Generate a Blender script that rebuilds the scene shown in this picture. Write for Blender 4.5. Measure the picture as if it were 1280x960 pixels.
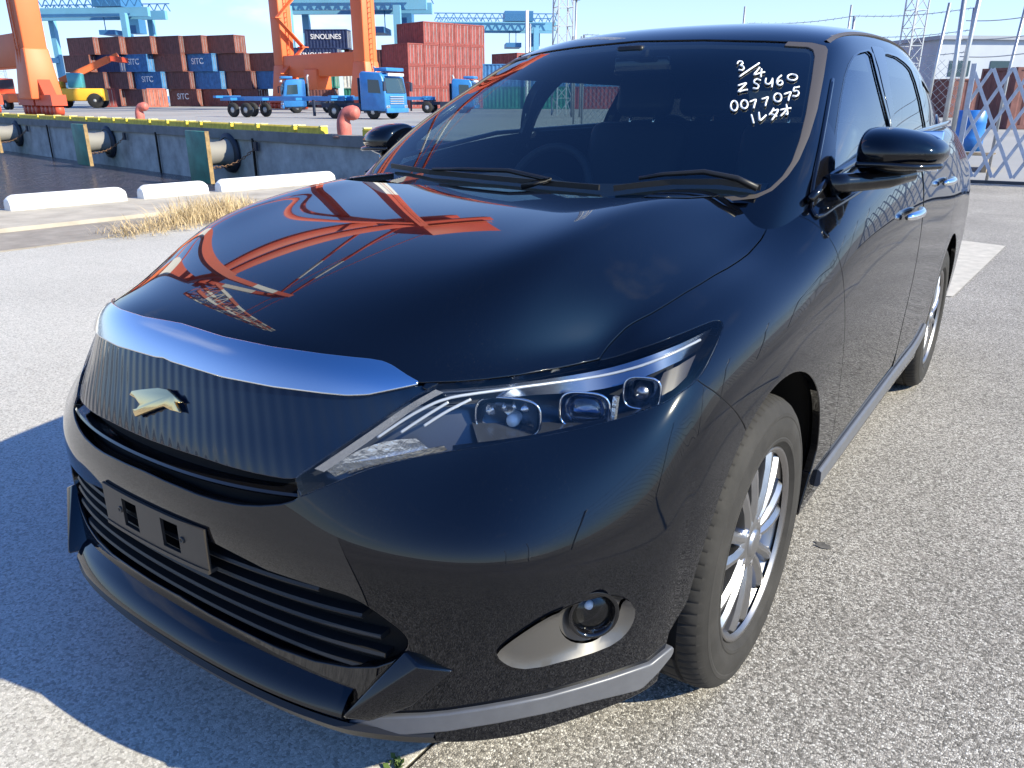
import bpy, bmesh, math, random
import numpy as np
from mathutils import Vector, Matrix
R = math.radians
random.seed(7)
scene = bpy.context.scene
for o in list(bpy.data.objects):
    bpy.data.objects.remove(o)
col = scene.collection

# ------------------------------------------------------------------ camera
CAM = np.array([1.34292672, -1.66348444, 1.32202443])
YAW, PIT, ROL, FPX = .612172737, .333291824, -.000614376, 974.405
def cam_axes(yaw, pitch, roll):
    cy, sy = math.cos(yaw), math.sin(yaw)
    f = np.array([-sy*math.cos(pitch), cy*math.cos(pitch), -math.sin(pitch)])
    r = np.array([cy, sy, 0.]); u = np.cross(r, f)
    return r*math.cos(roll)+u*math.sin(roll), -r*math.sin(roll)+u*math.cos(roll), f
RX, UX, FX = cam_axes(YAW, PIT, ROL)
cd = bpy.data.cameras.new('camera')
cam = bpy.data.objects.new('camera', cd)
col.objects.link(cam)
cd.sensor_width = 36.0
cd.lens = 36.0*FPX/1280
cd.clip_start = .05
cd.clip_end = 3000
cam.matrix_world = Matrix(((RX[0], UX[0], -FX[0], CAM[0]), (RX[1], UX[1], -FX[1], CAM[1]),
                           (RX[2], UX[2], -FX[2], CAM[2]), (0, 0, 0, 1)))
scene.camera = cam
scene.render.resolution_x, scene.render.resolution_y = 1024, 768

# ------------------------------------------------------------------ sky, sun, exposure
SUN = Vector((1.5, .25, 1.0)).normalized()
elev = math.asin(SUN.z)
world = bpy.data.worlds.new('World')
scene.world = world
world.use_nodes = True
wn, wl = world.node_tree.nodes, world.node_tree.links
wn.clear()
w_out = wn.new('ShaderNodeOutputWorld')
w_bg = wn.new('ShaderNodeBackground')
w_sky = wn.new('ShaderNodeTexSky')
w_sky.sky_type = 'NISHITA'
w_sky.sun_disc = False
w_sky.sun_elevation = elev
w_sky.sun_rotation = math.atan2(SUN.x, SUN.y)
w_sky.air_density = 1.0
w_sky.dust_density = .7
w_sky.ozone_density = 3.5
w_bg.inputs['Strength'].default_value = .075
# broken cloud sheet: planar projection of the view direction on a layer overhead
w_tc = wn.new('ShaderNodeTexCoord')
w_sep = wn.new('ShaderNodeSeparateXYZ')
wl.new(w_tc.outputs['Generated'], w_sep.inputs[0])
def wmath(op, a, b=None, clamp=False):
    n = wn.new('ShaderNodeMath'); n.operation = op; n.use_clamp = clamp
    for k, v in enumerate((a, b)):
        if v is None: continue
        if hasattr(v, 'links'): wl.new(v, n.inputs[k])
        else: n.inputs[k].default_value = v
    return n.outputs[0]
w_den = wmath('ADD', wmath('MAXIMUM', w_sep.outputs['Z'], 0.0), .16)
w_cmb = wn.new('ShaderNodeCombineXYZ')
wl.new(wmath('DIVIDE', w_sep.outputs['X'], w_den), w_cmb.inputs['X'])
wl.new(wmath('DIVIDE', w_sep.outputs['Y'], w_den), w_cmb.inputs['Y'])
w_map = wn.new('ShaderNodeMapping'); w_map.inputs['Location'].default_value = (3.1, 1.7, 0)
w_map.inputs['Scale'].default_value = (.62, .62, 1)
wl.new(w_cmb.outputs[0], w_map.inputs['Vector'])
w_noi = wn.new('ShaderNodeTexNoise')
w_noi.inputs['Scale'].default_value = 1.0
w_noi.inputs['Detail'].default_value = 7.0
w_noi.inputs['Roughness'].default_value = .55
w_noi.inputs['Distortion'].default_value = .3
wl.new(w_map.outputs[0], w_noi.inputs['Vector'])
w_rmp = wn.new('ShaderNodeMapRange'); w_rmp.interpolation_type = 'SMOOTHSTEP'
w_rmp.inputs['From Min'].default_value = .585
w_rmp.inputs['From Max'].default_value = .78
w_rmp.inputs['To Max'].default_value = .85
wl.new(w_noi.outputs['Fac'], w_rmp.inputs['Value'])
w_mix = wn.new('ShaderNodeMix'); w_mix.data_type = 'RGBA'
wl.new(w_rmp.outputs[0], w_mix.inputs['Factor'])
w_tint = wn.new('ShaderNodeMix'); w_tint.data_type = 'RGBA'; w_tint.blend_type = 'MULTIPLY'; w_tint.inputs['Factor'].default_value = 1.0
w_tint.inputs['B'].default_value = (.34, 1.0, 1.95, 1)
wl.new(w_sky.outputs[0], w_tint.inputs['A'])
# pale haze low over the horizon
w_hz = wn.new('ShaderNodeMix'); w_hz.data_type = 'RGBA'
wl.new(wmath('POWER', 2.718, wmath('MULTIPLY', wmath('ABSOLUTE', w_sep.outputs['Z']), -4.4)), w_hz.inputs['Factor'])
wl.new(w_tint.outputs['Result'], w_hz.inputs['A'])
w_hz.inputs['B'].default_value = (7.4, 9.0, 10.2, 1)
wl.new(w_hz.outputs['Result'], w_mix.inputs['A'])
w_mix.inputs['B'].default_value = (10.5, 10.8, 11.2, 1)
wl.new(w_mix.outputs['Result'], w_bg.inputs['Color'])
wl.new(w_bg.outputs[0], w_out.inputs[0])

sd = bpy.data.lights.new('sun', 'SUN')
sd.energy = 5.0
sd.angle = R(.53)
sd.color = (1.0, .92, .71)
sun = bpy.data.objects.new('sun', sd)
sun.rotation_euler = (-SUN).to_track_quat('-Z', 'Y').to_euler()
sun.location = (20, 6, 14)
col.objects.link(sun)
vs = scene.view_settings
vs.view_transform = 'Standard'
vs.look = 'None'
vs.exposure = 0.9
vs.gamma = 1.0
vs.use_curve_mapping = False
cy = scene.cycles
cy.max_bounces = 10
cy.glossy_bounces = 5
cy.transmission_bounces = 8
cy.transparent_max_bounces = 24
cy.caustics_reflective = False
cy.caustics_refractive = False
cy.sample_clamp_indirect = 6.0
cy.use_denoising = True
# ------------------------------------------------------------------ helpers
def proj(P):
    d = np.asarray(P, float)-CAM; z = d@FX
    return np.stack([640+FPX*(d@RX)/z, 480-FPX*(d@UX)/z], -1)
def ray(px):
    return FX+RX*(px[0]-640)/FPX-UX*(px[1]-480)/FPX
def hit(px, ax, v):
    d = ray(px); return CAM+d*((v-CAM[ax])/d[ax])

MATS = {}
def mat(name, base=(.5, .5, .5), rough=.5, metal=0., spec=.5, coat=0., noise=None, bump=None, emit=None, coat_rough=.02):
    """principled material; noise=(scale, amount, detail) varies the value, bump=(scale, strength, distance)"""
    if name in MATS: return MATS[name]
    m = bpy.data.materials.new(name); m.use_nodes = True
    nt = m.node_tree; b = nt.nodes['Principled BSDF']
    b.inputs['Base Color'].default_value = (*base, 1)
    b.inputs['Roughness'].default_value = rough
    b.inputs['Metallic'].default_value = metal
    b.inputs['Specular IOR Level'].default_value = spec
    b.inputs['Coat Weight'].default_value = coat
    b.inputs['Coat Roughness'].default_value = coat_rough
    tc = None
    if noise or bump:
        tc = nt.nodes.new('ShaderNodeTexCoord')
    if noise:
        n = nt.nodes.new('ShaderNodeTexNoise'); n.inputs['Scale'].default_value = noise[0]
        n.inputs['Detail'].default_value = noise[2] if len(noise) > 2 else 5
        n.inputs['Roughness'].default_value = .6
        nt.links.new(tc.outputs['Object'], n.inputs['Vector'])
        mr = nt.nodes.new('ShaderNodeMapRange')
        mr.inputs['From Min'].default_value = .25; mr.inputs['From Max'].default_value = .75
        mr.inputs['To Min'].default_value = 1-noise[1]; mr.inputs['To Max'].default_value = 1+noise[1]
        nt.links.new(n.outputs['Fac'], mr.inputs['Value'])
        mx = nt.nodes.new('ShaderNodeVectorMath'); mx.operation = 'SCALE'
        mx.inputs[0].default_value = base
        nt.links.new(mr.outputs[0], mx.inputs['Scale'])
        nt.links.new(mx.outputs[0], b.inputs['Base Color'])
    if bump:
        n2 = nt.nodes.new('ShaderNodeTexNoise'); n2.inputs['Scale'].default_value = bump[0]
        n2.inputs['Detail'].default_value = 4
        nt.links.new(tc.outputs['Object'], n2.inputs['Vector'])
        bp = nt.nodes.new('ShaderNodeBump'); bp.inputs['Strength'].default_value = bump[1]
        bp.inputs['Distance'].default_value = bump[2]
        nt.links.new(n2.outputs['Fac'], bp.inputs['Height'])
        nt.links.new(bp.outputs[0], b.inputs['Normal'])
    if emit:
        b.inputs['Emission Color'].default_value = (*emit[:3], 1); b.inputs['Emission Strength'].default_value = emit[3]
    MATS[name] = m
    return m

def tag(o, label=None, cat=None, group=None, kind=None):
    if label: o['label'] = label
    if cat: o['category'] = cat
    if group: o['group'] = group
    if kind: o['kind'] = kind
    return o

def empty(name, loc=(0, 0, 0), parent=None, rot=(0, 0, 0)):
    o = bpy.data.objects.new(name, None); col.objects.link(o)
    o.location = loc; o.rotation_euler = rot; o.parent = parent
    o.empty_display_size = .1
    return o

def link_mesh(name, me, material, parent=None):
    o = bpy.data.objects.new(name, me); col.objects.link(o); o.parent = parent
    if material is not None:
        me.materials.clear(); me.materials.append(material)
    return o

def mesh_obj(name, V, F, material, parent=None, smooth=False, normals=None):
    me = bpy.data.meshes.new(name)
    me.from_pydata([tuple(map(float, v)) for v in V], [], [tuple(map(int, f)) for f in F])
    me.update()
    if smooth or normals is not None:
        me.shade_smooth()
    if normals is not None:
        me.normals_split_custom_set_from_vertices([tuple(map(float, n)) for n in normals])
    return link_mesh(name, me, material, parent)

class MB:
    """collects boxes, tubes, lathes and prisms into ONE mesh"""
    def __init__(s): s.V = []; s.F = []; s.sm = []
    def add(s, V, F, smooth=False):
        o = len(s.V); s.V += [tuple(v) for v in V]
        for f in F: s.F.append(tuple(i+o for i in f)); s.sm.append(smooth)
        return s
    def box(s, c, d, rz=0., M=None):
        c = Vector(c); hx, hy, hz = d[0]/2, d[1]/2, d[2]/2
        rot = Matrix.Rotation(rz, 3, 'Z')
        P = [Vector((sx*hx, sy*hy, sz*hz)) for sz in (-1, 1) for sy in (-1, 1) for sx in (-1, 1)]
        P = [c+(rot@p) for p in P]
        if M is not None: P = [M@p for p in P]
        return s.add(P, [(0, 2, 3, 1), (4, 5, 7, 6), (0, 1, 5, 4), (2, 6, 7, 3), (0, 4, 6, 2), (1, 3, 7, 5)])
    def bar(s, a, b, w, h=None, up=(0, 0, 1), w2=None, h2=None):
        """rectangular bar from a to b, optionally tapered"""
        h = w if h is None else h
        w2 = w if w2 is None else w2; h2 = h if h2 is None else h2
        a = Vector(a); b = Vector(b); d = (b-a).normalized(); u = Vector(up)
        if abs(d.dot(u)) > .98: u = Vector((0, 1, 0))
        x = d.cross(u).normalized(); y = x.cross(d).normalized()
        P = []
        for p, ww, hh in ((a, w, h), (b, w2, h2)):
            for sx, sy in ((-1, -1), (1, -1), (1, 1), (-1, 1)): P.append(p+x*sx*ww/2+y*sy*hh/2)
        return s.add(P, [(3, 2, 1, 0), (4, 5, 6, 7), (0, 1, 5, 4), (1, 2, 6, 5), (2, 3, 7, 6), (3, 0, 4, 7)])
    def tube(s, pts, r, n=8, cap=True, closed=False):
        pts = [Vector(p) for p in pts]; m = len(pts)
        rr = r if isinstance(r, (list, tuple)) else [r]*m
        V = []; pu = None
        for i, p in enumerate(pts):
            if closed: d = (pts[(i+1) % m]-pts[i-1])
            else: d = (pts[min(i+1, m-1)]-pts[max(i-1, 0)])
            d = d.normalized() if d.length > 1e-9 else Vector((0, 0, 1))
            if pu is None:
                pu = Vector((0, 0, 1)) if abs(d.z) < .9 else Vector((1, 0, 0))
            x = d.cross(pu)
            if x.length < 1e-6: x = d.orthogonal()
            x.normalize(); y = x.cross(d).normalized(); pu = y
            for k in range(n):
                a = 2*math.pi*k/n; V.append(p+x*math.cos(a)*rr[i]+y*math.sin(a)*rr[i])
        F = []
        for i in range(m if closed else m-1):
            for k in range(n):
                a, b = i*n+k, i*n+(k+1) % n; j = ((i+1) % m)*n
                F.append((a, b, j+(k+1) % n, j+k))
        if cap and not closed:
            F.append(tuple(range(n-1, -1, -1))); F.append(tuple(range((m-1)*n, m*n)))
        return s.add(V, F, n > 4)
    def lathe(s, prof, n=32, M=None, smooth=True, arc=2*math.pi):
        """prof = [(r, h)] turned about +Z"""
        full = abs(arc-2*math.pi) < 1e-6; nn = n if full else n+1
        V = []
        for r, h in prof:
            for k in range(nn):
                a = arc*k/n; v = Vector((r*math.cos(a), r*math.sin(a), h)); V.append(M@v if M is not None else v)
        F = []
        for i in range(len(prof)-1):
            for k in range(n):
                a, b = i*nn+k, i*nn+(k+1) % nn
                F.append((a, b, b+nn, a+nn))
        return s.add(V, F, smooth)
    def prism(s, poly, h0, h1, M=None):
        n = len(poly); V = [Vector((x, y, h0)) for x, y in poly]+[Vector((x, y, h1)) for x, y in poly]
        if M is not None: V = [M@v for v in V]
        F = [tuple(range(n-1, -1, -1)), tuple(range(n, 2*n))]+[(i, (i+1) % n, n+(i+1) % n, n+i) for i in range(n)]
        return s.add(V, F)
    def build(s, name, material, parent=None, bevel=0., seg=2, auto=None):
        me = bpy.data.meshes.new(name); me.from_pydata([tuple(v) for v in s.V], [], s.F); me.update()
        for p, k in zip(me.polygons, s.sm): p.use_smooth = k
        bm = bmesh.new(); bm.from_mesh(me)
        bmesh.ops.recalc_face_normals(bm, faces=bm.faces)
        if bevel > 0:
            ed = [e for e in bm.edges if len(e.link_faces) == 2 and e.calc_face_angle(0) > R(28)]
            bmesh.ops.bevel(bm, geom=ed, offset=bevel, segments=seg, profile=.5, affect='EDGES', clamp_overlap=True)
            for f in bm.faces: f.smooth = True
        if auto:
            for f in bm.faces: f.smooth = True
            for e in bm.edges:
                if len(e.link_faces) == 2 and e.calc_face_angle(0) > R(auto): e.smooth = False
        bm.to_mesh(me); bm.free()
        return link_mesh(name, me, material, parent)

def copy_tree(o, parent=None):
    c = o.copy(); col.objects.link(c); c.parent = parent
    for ch in list(o.children): copy_tree(ch, c)
    return c

def interp(x, xs, ys): return float(np.interp(x, xs, ys))
def smooth_curve(pts, n):
    """Catmull-Rom through pts, n samples per span"""
    P = np.array(pts, float); out = []
    for i in range(len(P)-1):
        p0, p1, p2, p3 = P[max(i-1, 0)], P[i], P[i+1], P[min(i+2, len(P)-1)]
        for k in range(n):
            t = k/n
            out.append(.5*((2*p1)+(-p0+p2)*t+(2*p0-5*p1+4*p2-p3)*t*t+(-p0+3*p1-3*p2+p3)*t**3))
    out.append(P[-1]); return np.array(out)
# ------------------------------------------------------------------ car body: smooth base surfaces
def eval_subsurf(V, F, level):
    me = bpy.data.meshes.new('cage'); me.from_pydata([tuple(v) for v in V], [], F); me.update()
    ob = bpy.data.objects.new('cage', me); col.objects.link(ob)
    md = ob.modifiers.new('s', 'SUBSURF'); md.levels = level; md.render_levels = level
    md.use_limit_surface = True; md.boundary_smooth = 'PRESERVE_CORNERS'
    dg = bpy.context.evaluated_depsgraph_get(); dg.update()
    ev = ob.evaluated_get(dg); m2 = ev.to_mesh()
    n = len(m2.vertices); co = np.empty(n*3); m2.vertices.foreach_get('co', co)
    no = np.empty(n*3); m2.vertices.foreach_get('normal', no)
    fs = [tuple(p.vertices) for p in m2.polygons]
    ev.to_mesh_clear(); bpy.data.objects.remove(ob); bpy.data.meshes.remove(me)
    return co.reshape(-1, 3), no.reshape(-1, 3), fs

class Cage:
    def __init__(s): s.V = []; s.F = []; s.key = {}
    def v(s, p):
        k = tuple(round(float(c), 5) for c in p)
        if k not in s.key: s.key[k] = len(s.V); s.V.append(np.array(p, float))
        return s.key[k]
    def grid(s, G):
        for a in range(len(G)-1):
            for b in range(len(G[a])-1):
                q = [s.v(G[a][b]), s.v(G[a][b+1]), s.v(G[a+1][b+1]), s.v(G[a+1][b])]
                q2 = [i for k, i in enumerate(q) if i != q[k-1]]
                if len(q2) >= 3: s.F.append(tuple(q2))
    def solve(s, level, iters=2, w=.6):
        T = np.array(s.V); C = T.copy(); n = len(T)
        for _ in range(iters):
            co, _, _ = eval_subsurf(C, s.F, 1)
            d = T-co[:n]
            d[np.abs(T[:, 0]) < 1e-6, 0] = 0
            C = C+w*d
        return eval_subsurf(C, s.F, level)

def mirror_grid(G): return [[(-p[0], p[1], p[2]) for p in r][::-1] for r in G]

# wrap columns: front centre -> corner -> side -> rear; rows from the bonnet line down to the sill
WRAP = [
 [(0, -.846, .944), (0, -.888, .894), (0, -.921, .815), (0, -.953, .745), (0, -.966, .665), (0, -.964, .58), (0, -.938, .44), (0, -.94, .27)],
 [(.2, -.838, .939), (.2, -.878, .889), (.2, -.910, .813), (.2, -.941, .743), (.2, -.956, .663), (.2, -.956, .58), (.2, -.93, .44), (.2, -.935, .27)],
 [(.363, -.797, .921), (.375, -.826, .876), (.387, -.855, .808), (.395, -.887, .74), (.405, -.912, .655), (.408, -.918, .575), (.40, -.902, .43), (.40, -.915, .27)],
 [(.492, -.730, .890), (.507, -.745, .842), (.537, -.748, .777), (.558, -.786, .72), (.576, -.832, .65), (.580, -.845, .57), (.573, -.85, .43), (.562, -.863, .27)],
 [(.566, -.630, .884), (.589, -.652, .838), (.622, -.672, .786), (.658, -.716, .726), (.687, -.765, .65), (.693, -.775, .57), (.685, -.78, .43), (.67, -.787, .27)],
 [(.627, -.519, .884), (.656, -.549, .842), (.692, -.586, .796), (.733, -.630, .735), (.765, -.668, .655), (.774, -.68, .57), (.768, -.685, .43), (.752, -.688, .27)],
 [(.668, -.410, .886), (.726, -.445, .863), (.783, -.468, .824), (.823, -.49, .765), (.847, -.505, .675), (.856, -.52, .57), (.852, -.53, .43), (.838, -.535, .27)],
 [(.690, -.345, .918), (.757, -.375, .903), (.815, -.385, .86), (.848, -.40, .795), (.868, -.415, .69), (.876, -.43, .57), (.870, -.44, .43), (.857, -.448, .27)],
 [(.70, -.25, .950), (.775, -.27, .932), (.838, -.29, .885), (.868, -.305, .82), (.886, -.32, .70), (.892, -.34, .57), (.886, -.35, .43), (.872, -.36, .27)],
 [(.715, -.05, .990), (.79, -.05, .973), (.858, -.05, .925), (.888, -.05, .85), (.902, -.05, .72), (.905, -.05, .57), (.90, -.05, .43), (.886, -.05, .27)],
 [(.72, .15, 1.018), (.797, .15, 1.000), (.866, .15, .95), (.895, .15, .87), (.906, .15, .73), (.908, .15, .57), (.903, .15, .43), (.888, .15, .27)],
 [(.725, .36, 1.072), (.805, .36, 1.052), (.872, .36, .995), (.90, .36, .89), (.908, .36, .74), (.906, .36, .58), (.90, .36, .43), (.887, .36, .27)],
 [(.765, .62, 1.15), (.84, .62, 1.12), (.893, .62, 1.03), (.908, .62, .91), (.910, .62, .75), (.902, .62, .58), (.897, .62, .43), (.885, .62, .27)],
 [(.79, 1.3, 1.235), (.855, 1.3, 1.19), (.902, 1.3, 1.07), (.914, 1.3, .93), (.914, 1.3, .75), (.903, 1.3, .58), (.897, 1.3, .43), (.885, 1.3, .27)],
 [(.785, 2.0, 1.255), (.85, 2.0, 1.21), (.888, 2.0, 1.09), (.906, 2.0, .94), (.912, 2.0, .75), (.905, 2.0, .58), (.899, 2.0, .43), (.885, 2.0, .27)],
 [(.77, 2.66, 1.275), (.84, 2.66, 1.23), (.874, 2.66, 1.11), (.900, 2.66, .96), (.910, 2.66, .76), (.916, 2.66, .58), (.908, 2.66, .43), (.89, 2.66, .27)],
 [(.71, 3.2, 1.27), (.78, 3.2, 1.22), (.845, 3.2, 1.10), (.877, 3.2, .95), (.885, 3.2, .76), (.88, 3.2, .58), (.87, 3.2, .43), (.85, 3.2, .27)],
 [(.58, 3.55, 1.22), (.66, 3.57, 1.17), (.74, 3.58, 1.06), (.78, 3.6, .93), (.79, 3.62, .76), (.78, 3.64, .58), (.77, 3.62, .43), (.75, 3.58, .30)],
 [(0, 3.66, 1.18), (0, 3.69, 1.14), (0, 3.71, 1.04), (0, 3.72, .93), (0, 3.74, .76), (0, 3.76, .58), (0, 3.74, .43), (0, 3.70, .32)],
]
ZC = ((-.87, -.75, -.6, -.4, -.2, 0, .26, .4), (.957, 1.000, 1.037, 1.074, 1.103, 1.122, 1.128, 1.126))
ZS = ((-.77, -.69, -.6, -.45, -.3, -.1, .1, .3, .4), (.908, .944, .986, 1.040, 1.080, 1.122, 1.142, 1.140, 1.138))
PCZ = np.polyfit((-.846, -.761, -.6, -.33, -.04, .225), (.944, .978, 1.026, 1.083, 1.118, 1.130), 3)
PSZ = np.polyfit(ZS[0][1:-1], ZS[1][1:-1], 3)
def hood_z(x, y):
    zc, zs = float(np.polyval(PCZ, y)), float(np.polyval(PSZ, y))
    t = min(abs(x)/.59, 1.15)
    return zc+(zs-zc)*t*t
def hood_grid():
    top = [c[0] for c in WRAP[:7]]
    xs = [(0, .2, .37, .490, .570, .634), (0, .2, .38, .505, .570, .635), (0, .2, .38, .515, .585, .650), (0, .2, .38, .53, .598, .662), (0, .2, .38, .55, .615, .672)]
    yc = (-.775, -.60, -.33, -.04, .225)
    G = [top]
    for k in range(5):
        end = WRAP[7+k][0]; ye = end[1]; row = []
        for i, x in enumerate(xs[k]):
            if k == 0:
                y = top[i][1]+.085; z = top[i][2]+(.034, .034, .034, .033, .030, .022)[i]
            else:
                t = x/end[0]; y = yc[k]+(ye-yc[k])*t**2.4
                z = hood_z(x, y)
                if i >= 4:                       # flat flank falling from the crease to the wing gap
                    xc = xs[k][3]+.012; zc_ = hood_z(xc, yc[k]+(ye-yc[k])*(xc/end[0])**2.4); z = zc_+(end[2]-zc_)*((x-xc)/(end[0]-xc))+.003
            row.append((x, y, z))
        G.append(row+[end])
    return G
def build_lower():
    c = Cage()
    W = WRAP; full = [mirror_grid([q])[0][::-1] for q in W[::-1]]
    c.grid(W); c.grid([[(-p[0], p[1], p[2]) for p in q] for q in W][::-1])
    G = hood_grid(); c.grid(G); c.grid(mirror_grid(G))
    return c.solve(4)
GLASS = [
 [(0, .07, 1.02), (.25, .085, 1.025), (.50, .15, 1.035), (.685, .255, 1.045), (.757, .29, 1.035), (.80, .32, 1.0), (.815, .35, .95)],
 [(0, .19, 1.085), (.25, .205, 1.09), (.50, .265, 1.108), (.685, .36, 1.125), (.755, .40, 1.115), (.80, .43, 1.06), (.815, .45, 1.0)],
 [(0, .46, 1.25), (.24, .475, 1.253), (.47, .525, 1.262), (.665, .60, 1.275), (.735, .625, 1.262), (.80, .62, 1.17), (.83, .61, 1.05)],
 [(0, .71, 1.40), (.23, .725, 1.401), (.44, .77, 1.403), (.62, .845, 1.402), (.69, .87, 1.390), (.778, .86, 1.26), (.828, .85, 1.09)],
 [(0, .965, 1.545), (.215, .98, 1.544), (.41, 1.02, 1.538), (.58, 1.105, 1.525), (.65, 1.13, 1.508), (.745, 1.13, 1.36), (.822, 1.12, 1.13)],
 [(0, 1.3, 1.633), (.21, 1.31, 1.630), (.40, 1.33, 1.618), (.568, 1.37, 1.594), (.643, 1.39, 1.552), (.738, 1.39, 1.40), (.82, 1.39, 1.15)],
 [(0, 2.0, 1.678), (.205, 2.0, 1.675), (.39, 2.0, 1.664), (.545, 2.02, 1.635), (.62, 2.02, 1.59), (.723, 2.02, 1.43), (.81, 2.02, 1.18)],
 [(0, 2.6, 1.672), (.2, 2.6, 1.668), (.38, 2.6, 1.655), (.53, 2.6, 1.622), (.602, 2.6, 1.575), (.705, 2.6, 1.42), (.795, 2.6, 1.20)],
 [(0, 3.1, 1.628), (.19, 3.1, 1.624), (.36, 3.1, 1.608), (.50, 3.08, 1.57), (.57, 3.06, 1.52), (.665, 3.05, 1.39), (.75, 3.05, 1.20)],
 [(0, 3.42, 1.56), (.18, 3.42, 1.555), (.34, 3.41, 1.535), (.46, 3.36, 1.49), (.53, 3.3, 1.44), (.61, 3.3, 1.33), (.68, 3.32, 1.18)],
 [(0, 3.66, 1.15), (.17, 3.66, 1.15), (.32, 3.65, 1.15), (.44, 3.6, 1.15), (.51, 3.52, 1.15), (.57, 3.5, 1.14), (.62, 3.5, 1.12)],
]
def build_upper():
    c = Cage(); G = GLASS
    c.grid(G); c.grid([[(-p[0], p[1], p[2]) for p in q] for q in G][::-1])
    return c.solve(4)

# ------------------------------------------------------------------ panel cutting
class Surf:
    """polygon soup with vertex normals; faces as flat index array + lengths"""
    def __init__(s, V, N, F=None, flat=None, ln=None):
        s.V, s.N = np.asarray(V, float).reshape(-1, 3), np.asarray(N, float).reshape(-1, 3)
        if F is not None:
            s.ln = np.array([len(f) for f in F], int); s.flat = np.array([i for f in F for i in f], int)
        else: s.flat, s.ln = flat, ln
    @property
    def off(s): return np.concatenate([[0], np.cumsum(s.ln)[:-1]]).astype(int)
    @property
    def F(s):
        o = s.off; return [tuple(s.flat[a:a+l]) for a, l in zip(o, s.ln)]
    def compact(s):
        if len(s.flat) == 0: return Surf(np.zeros((0, 3)), np.zeros((0, 3)), [])
        used, inv = np.unique(s.flat, return_inverse=True)
        return Surf(s.V[used], s.N[used], flat=inv, ln=s.ln)
    def clip(s, fn):
        """keep where fn(V) <= 0, splitting faces along the zero line"""
        if len(s.V) == 0 or len(s.ln) == 0: return s
        f = np.asarray(fn(s.V), float); ins = f <= 0
        off = s.off; c = np.add.reduceat(ins[s.flat].astype(int), off)
        keep = c == s.ln; mixed = np.nonzero((c > 0) & ~keep)[0]
        fl = [s.flat[np.repeat(keep, s.ln)]]; ln = [s.ln[keep]]
        V = []; N = []; cut = {}; base = len(s.V); nf = []; nl = []
        for k in mixed:
            face = s.flat[off[k]:off[k]+s.ln[k]]; m = len(face); poly = []
            for j in range(m):
                a = face[j]; b = face[(j+1) % m]
                if ins[a]: poly.append(a)
                if ins[a] != ins[b]:
                    e = (a, b) if a < b else (b, a)
                    if e not in cut:
                        t = f[e[0]]/(f[e[0]]-f[e[1]]); t = min(max(t, .001), .999)
                        cut[e] = base+len(V)
                        V.append(s.V[e[0]]*(1-t)+s.V[e[1]]*t); n = s.N[e[0]]*(1-t)+s.N[e[1]]*t
                        N.append(n/np.linalg.norm(n))
                    poly.append(cut[e])
            if len(poly) >= 3: nf += poly; nl.append(len(poly))
        VV = np.vstack([s.V, np.array(V)]) if V else s.V; NN = np.vstack([s.N, np.array(N)]) if V else s.N
        return Surf(VV, NN, flat=np.concatenate(fl+[np.array(nf, int)]), ln=np.concatenate(ln+[np.array(nl, int)])).compact()
    def boundary(s):
        o = s.off; nxt = np.arange(len(s.flat))+1; last = o+s.ln-1; nxt[last] = o
        a = s.flat; b = s.flat[nxt]; key = np.minimum(a, b)*(len(s.V)+1)+np.maximum(a, b)
        u, idx, cnt = np.unique(key, return_index=True, return_counts=True)
        return [(int(a[i]), int(b[i])) for i in idx[cnt == 1]]
    def largest(s):
        """keep only the biggest connected piece"""
        F = s.F; par = list(range(len(s.V)))
        def find(a):
            while par[a] != a: par[a] = par[par[a]]; a = par[a]
            return a
        for f in F:
            r = find(f[0])
            for i in f[1:]: par[find(i)] = r
        cnt = {}
        for f in F: cnt[find(f[0])] = cnt.get(find(f[0]), 0)+1
        if not cnt: return s
        best = max(cnt, key=cnt.get)
        return Surf(s.V, s.N, [f for f in F if find(f[0]) == best]).compact()
    def shifted(s, d): return Surf(s.V+s.N*d, s.N, flat=s.flat, ln=s.ln)
    def flanged(s, depth=.014, rad=.0022, skip=None):
        """round the rim of the panel over and turn it inwards"""
        E = s.boundary(); acc = {}
        for a, b in E:
            if skip is not None and skip(s.V[a]) and skip(s.V[b]): continue
            t = s.V[b]-s.V[a]; n = s.N[a]+s.N[b]
            o = np.cross(t, n); l = np.linalg.norm(o)
            if l < 1e-12: continue
            o /= l
            for i in (a, b): acc[i] = acc.get(i, 0)+o
        V = list(s.V); N = list(s.N); F = list(s.F); r1 = {}; r2 = {}; r3 = {}
        for i, o in acc.items():
            n = s.N[i]; o = o-n*np.dot(o, n); o /= max(np.linalg.norm(o), 1e-9); p = s.V[i]
            r1[i] = len(V); V.append(p+o*rad*.7-n*rad*.3); N.append((n+o)/np.linalg.norm(n+o))
            r2[i] = len(V); V.append(p+o*rad-n*rad); N.append(o)
            r3[i] = len(V); V.append(p+o*rad*.5-n*depth); N.append(o)
        for a, b in E:
            if a not in acc or b not in acc or (skip is not None and skip(s.V[a]) and skip(s.V[b])): continue
            F += [(b, a, r1[a], r1[b]), (r1[b], r1[a], r2[a], r2[b]), (r2[b], r2[a], r3[a], r3[b])]
        return Surf(np.array(V), np.array(N), F)
    def obj(s, name, material, parent):
        return mesh_obj(name, s.V, s.F, material, parent, normals=s.N)

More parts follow.
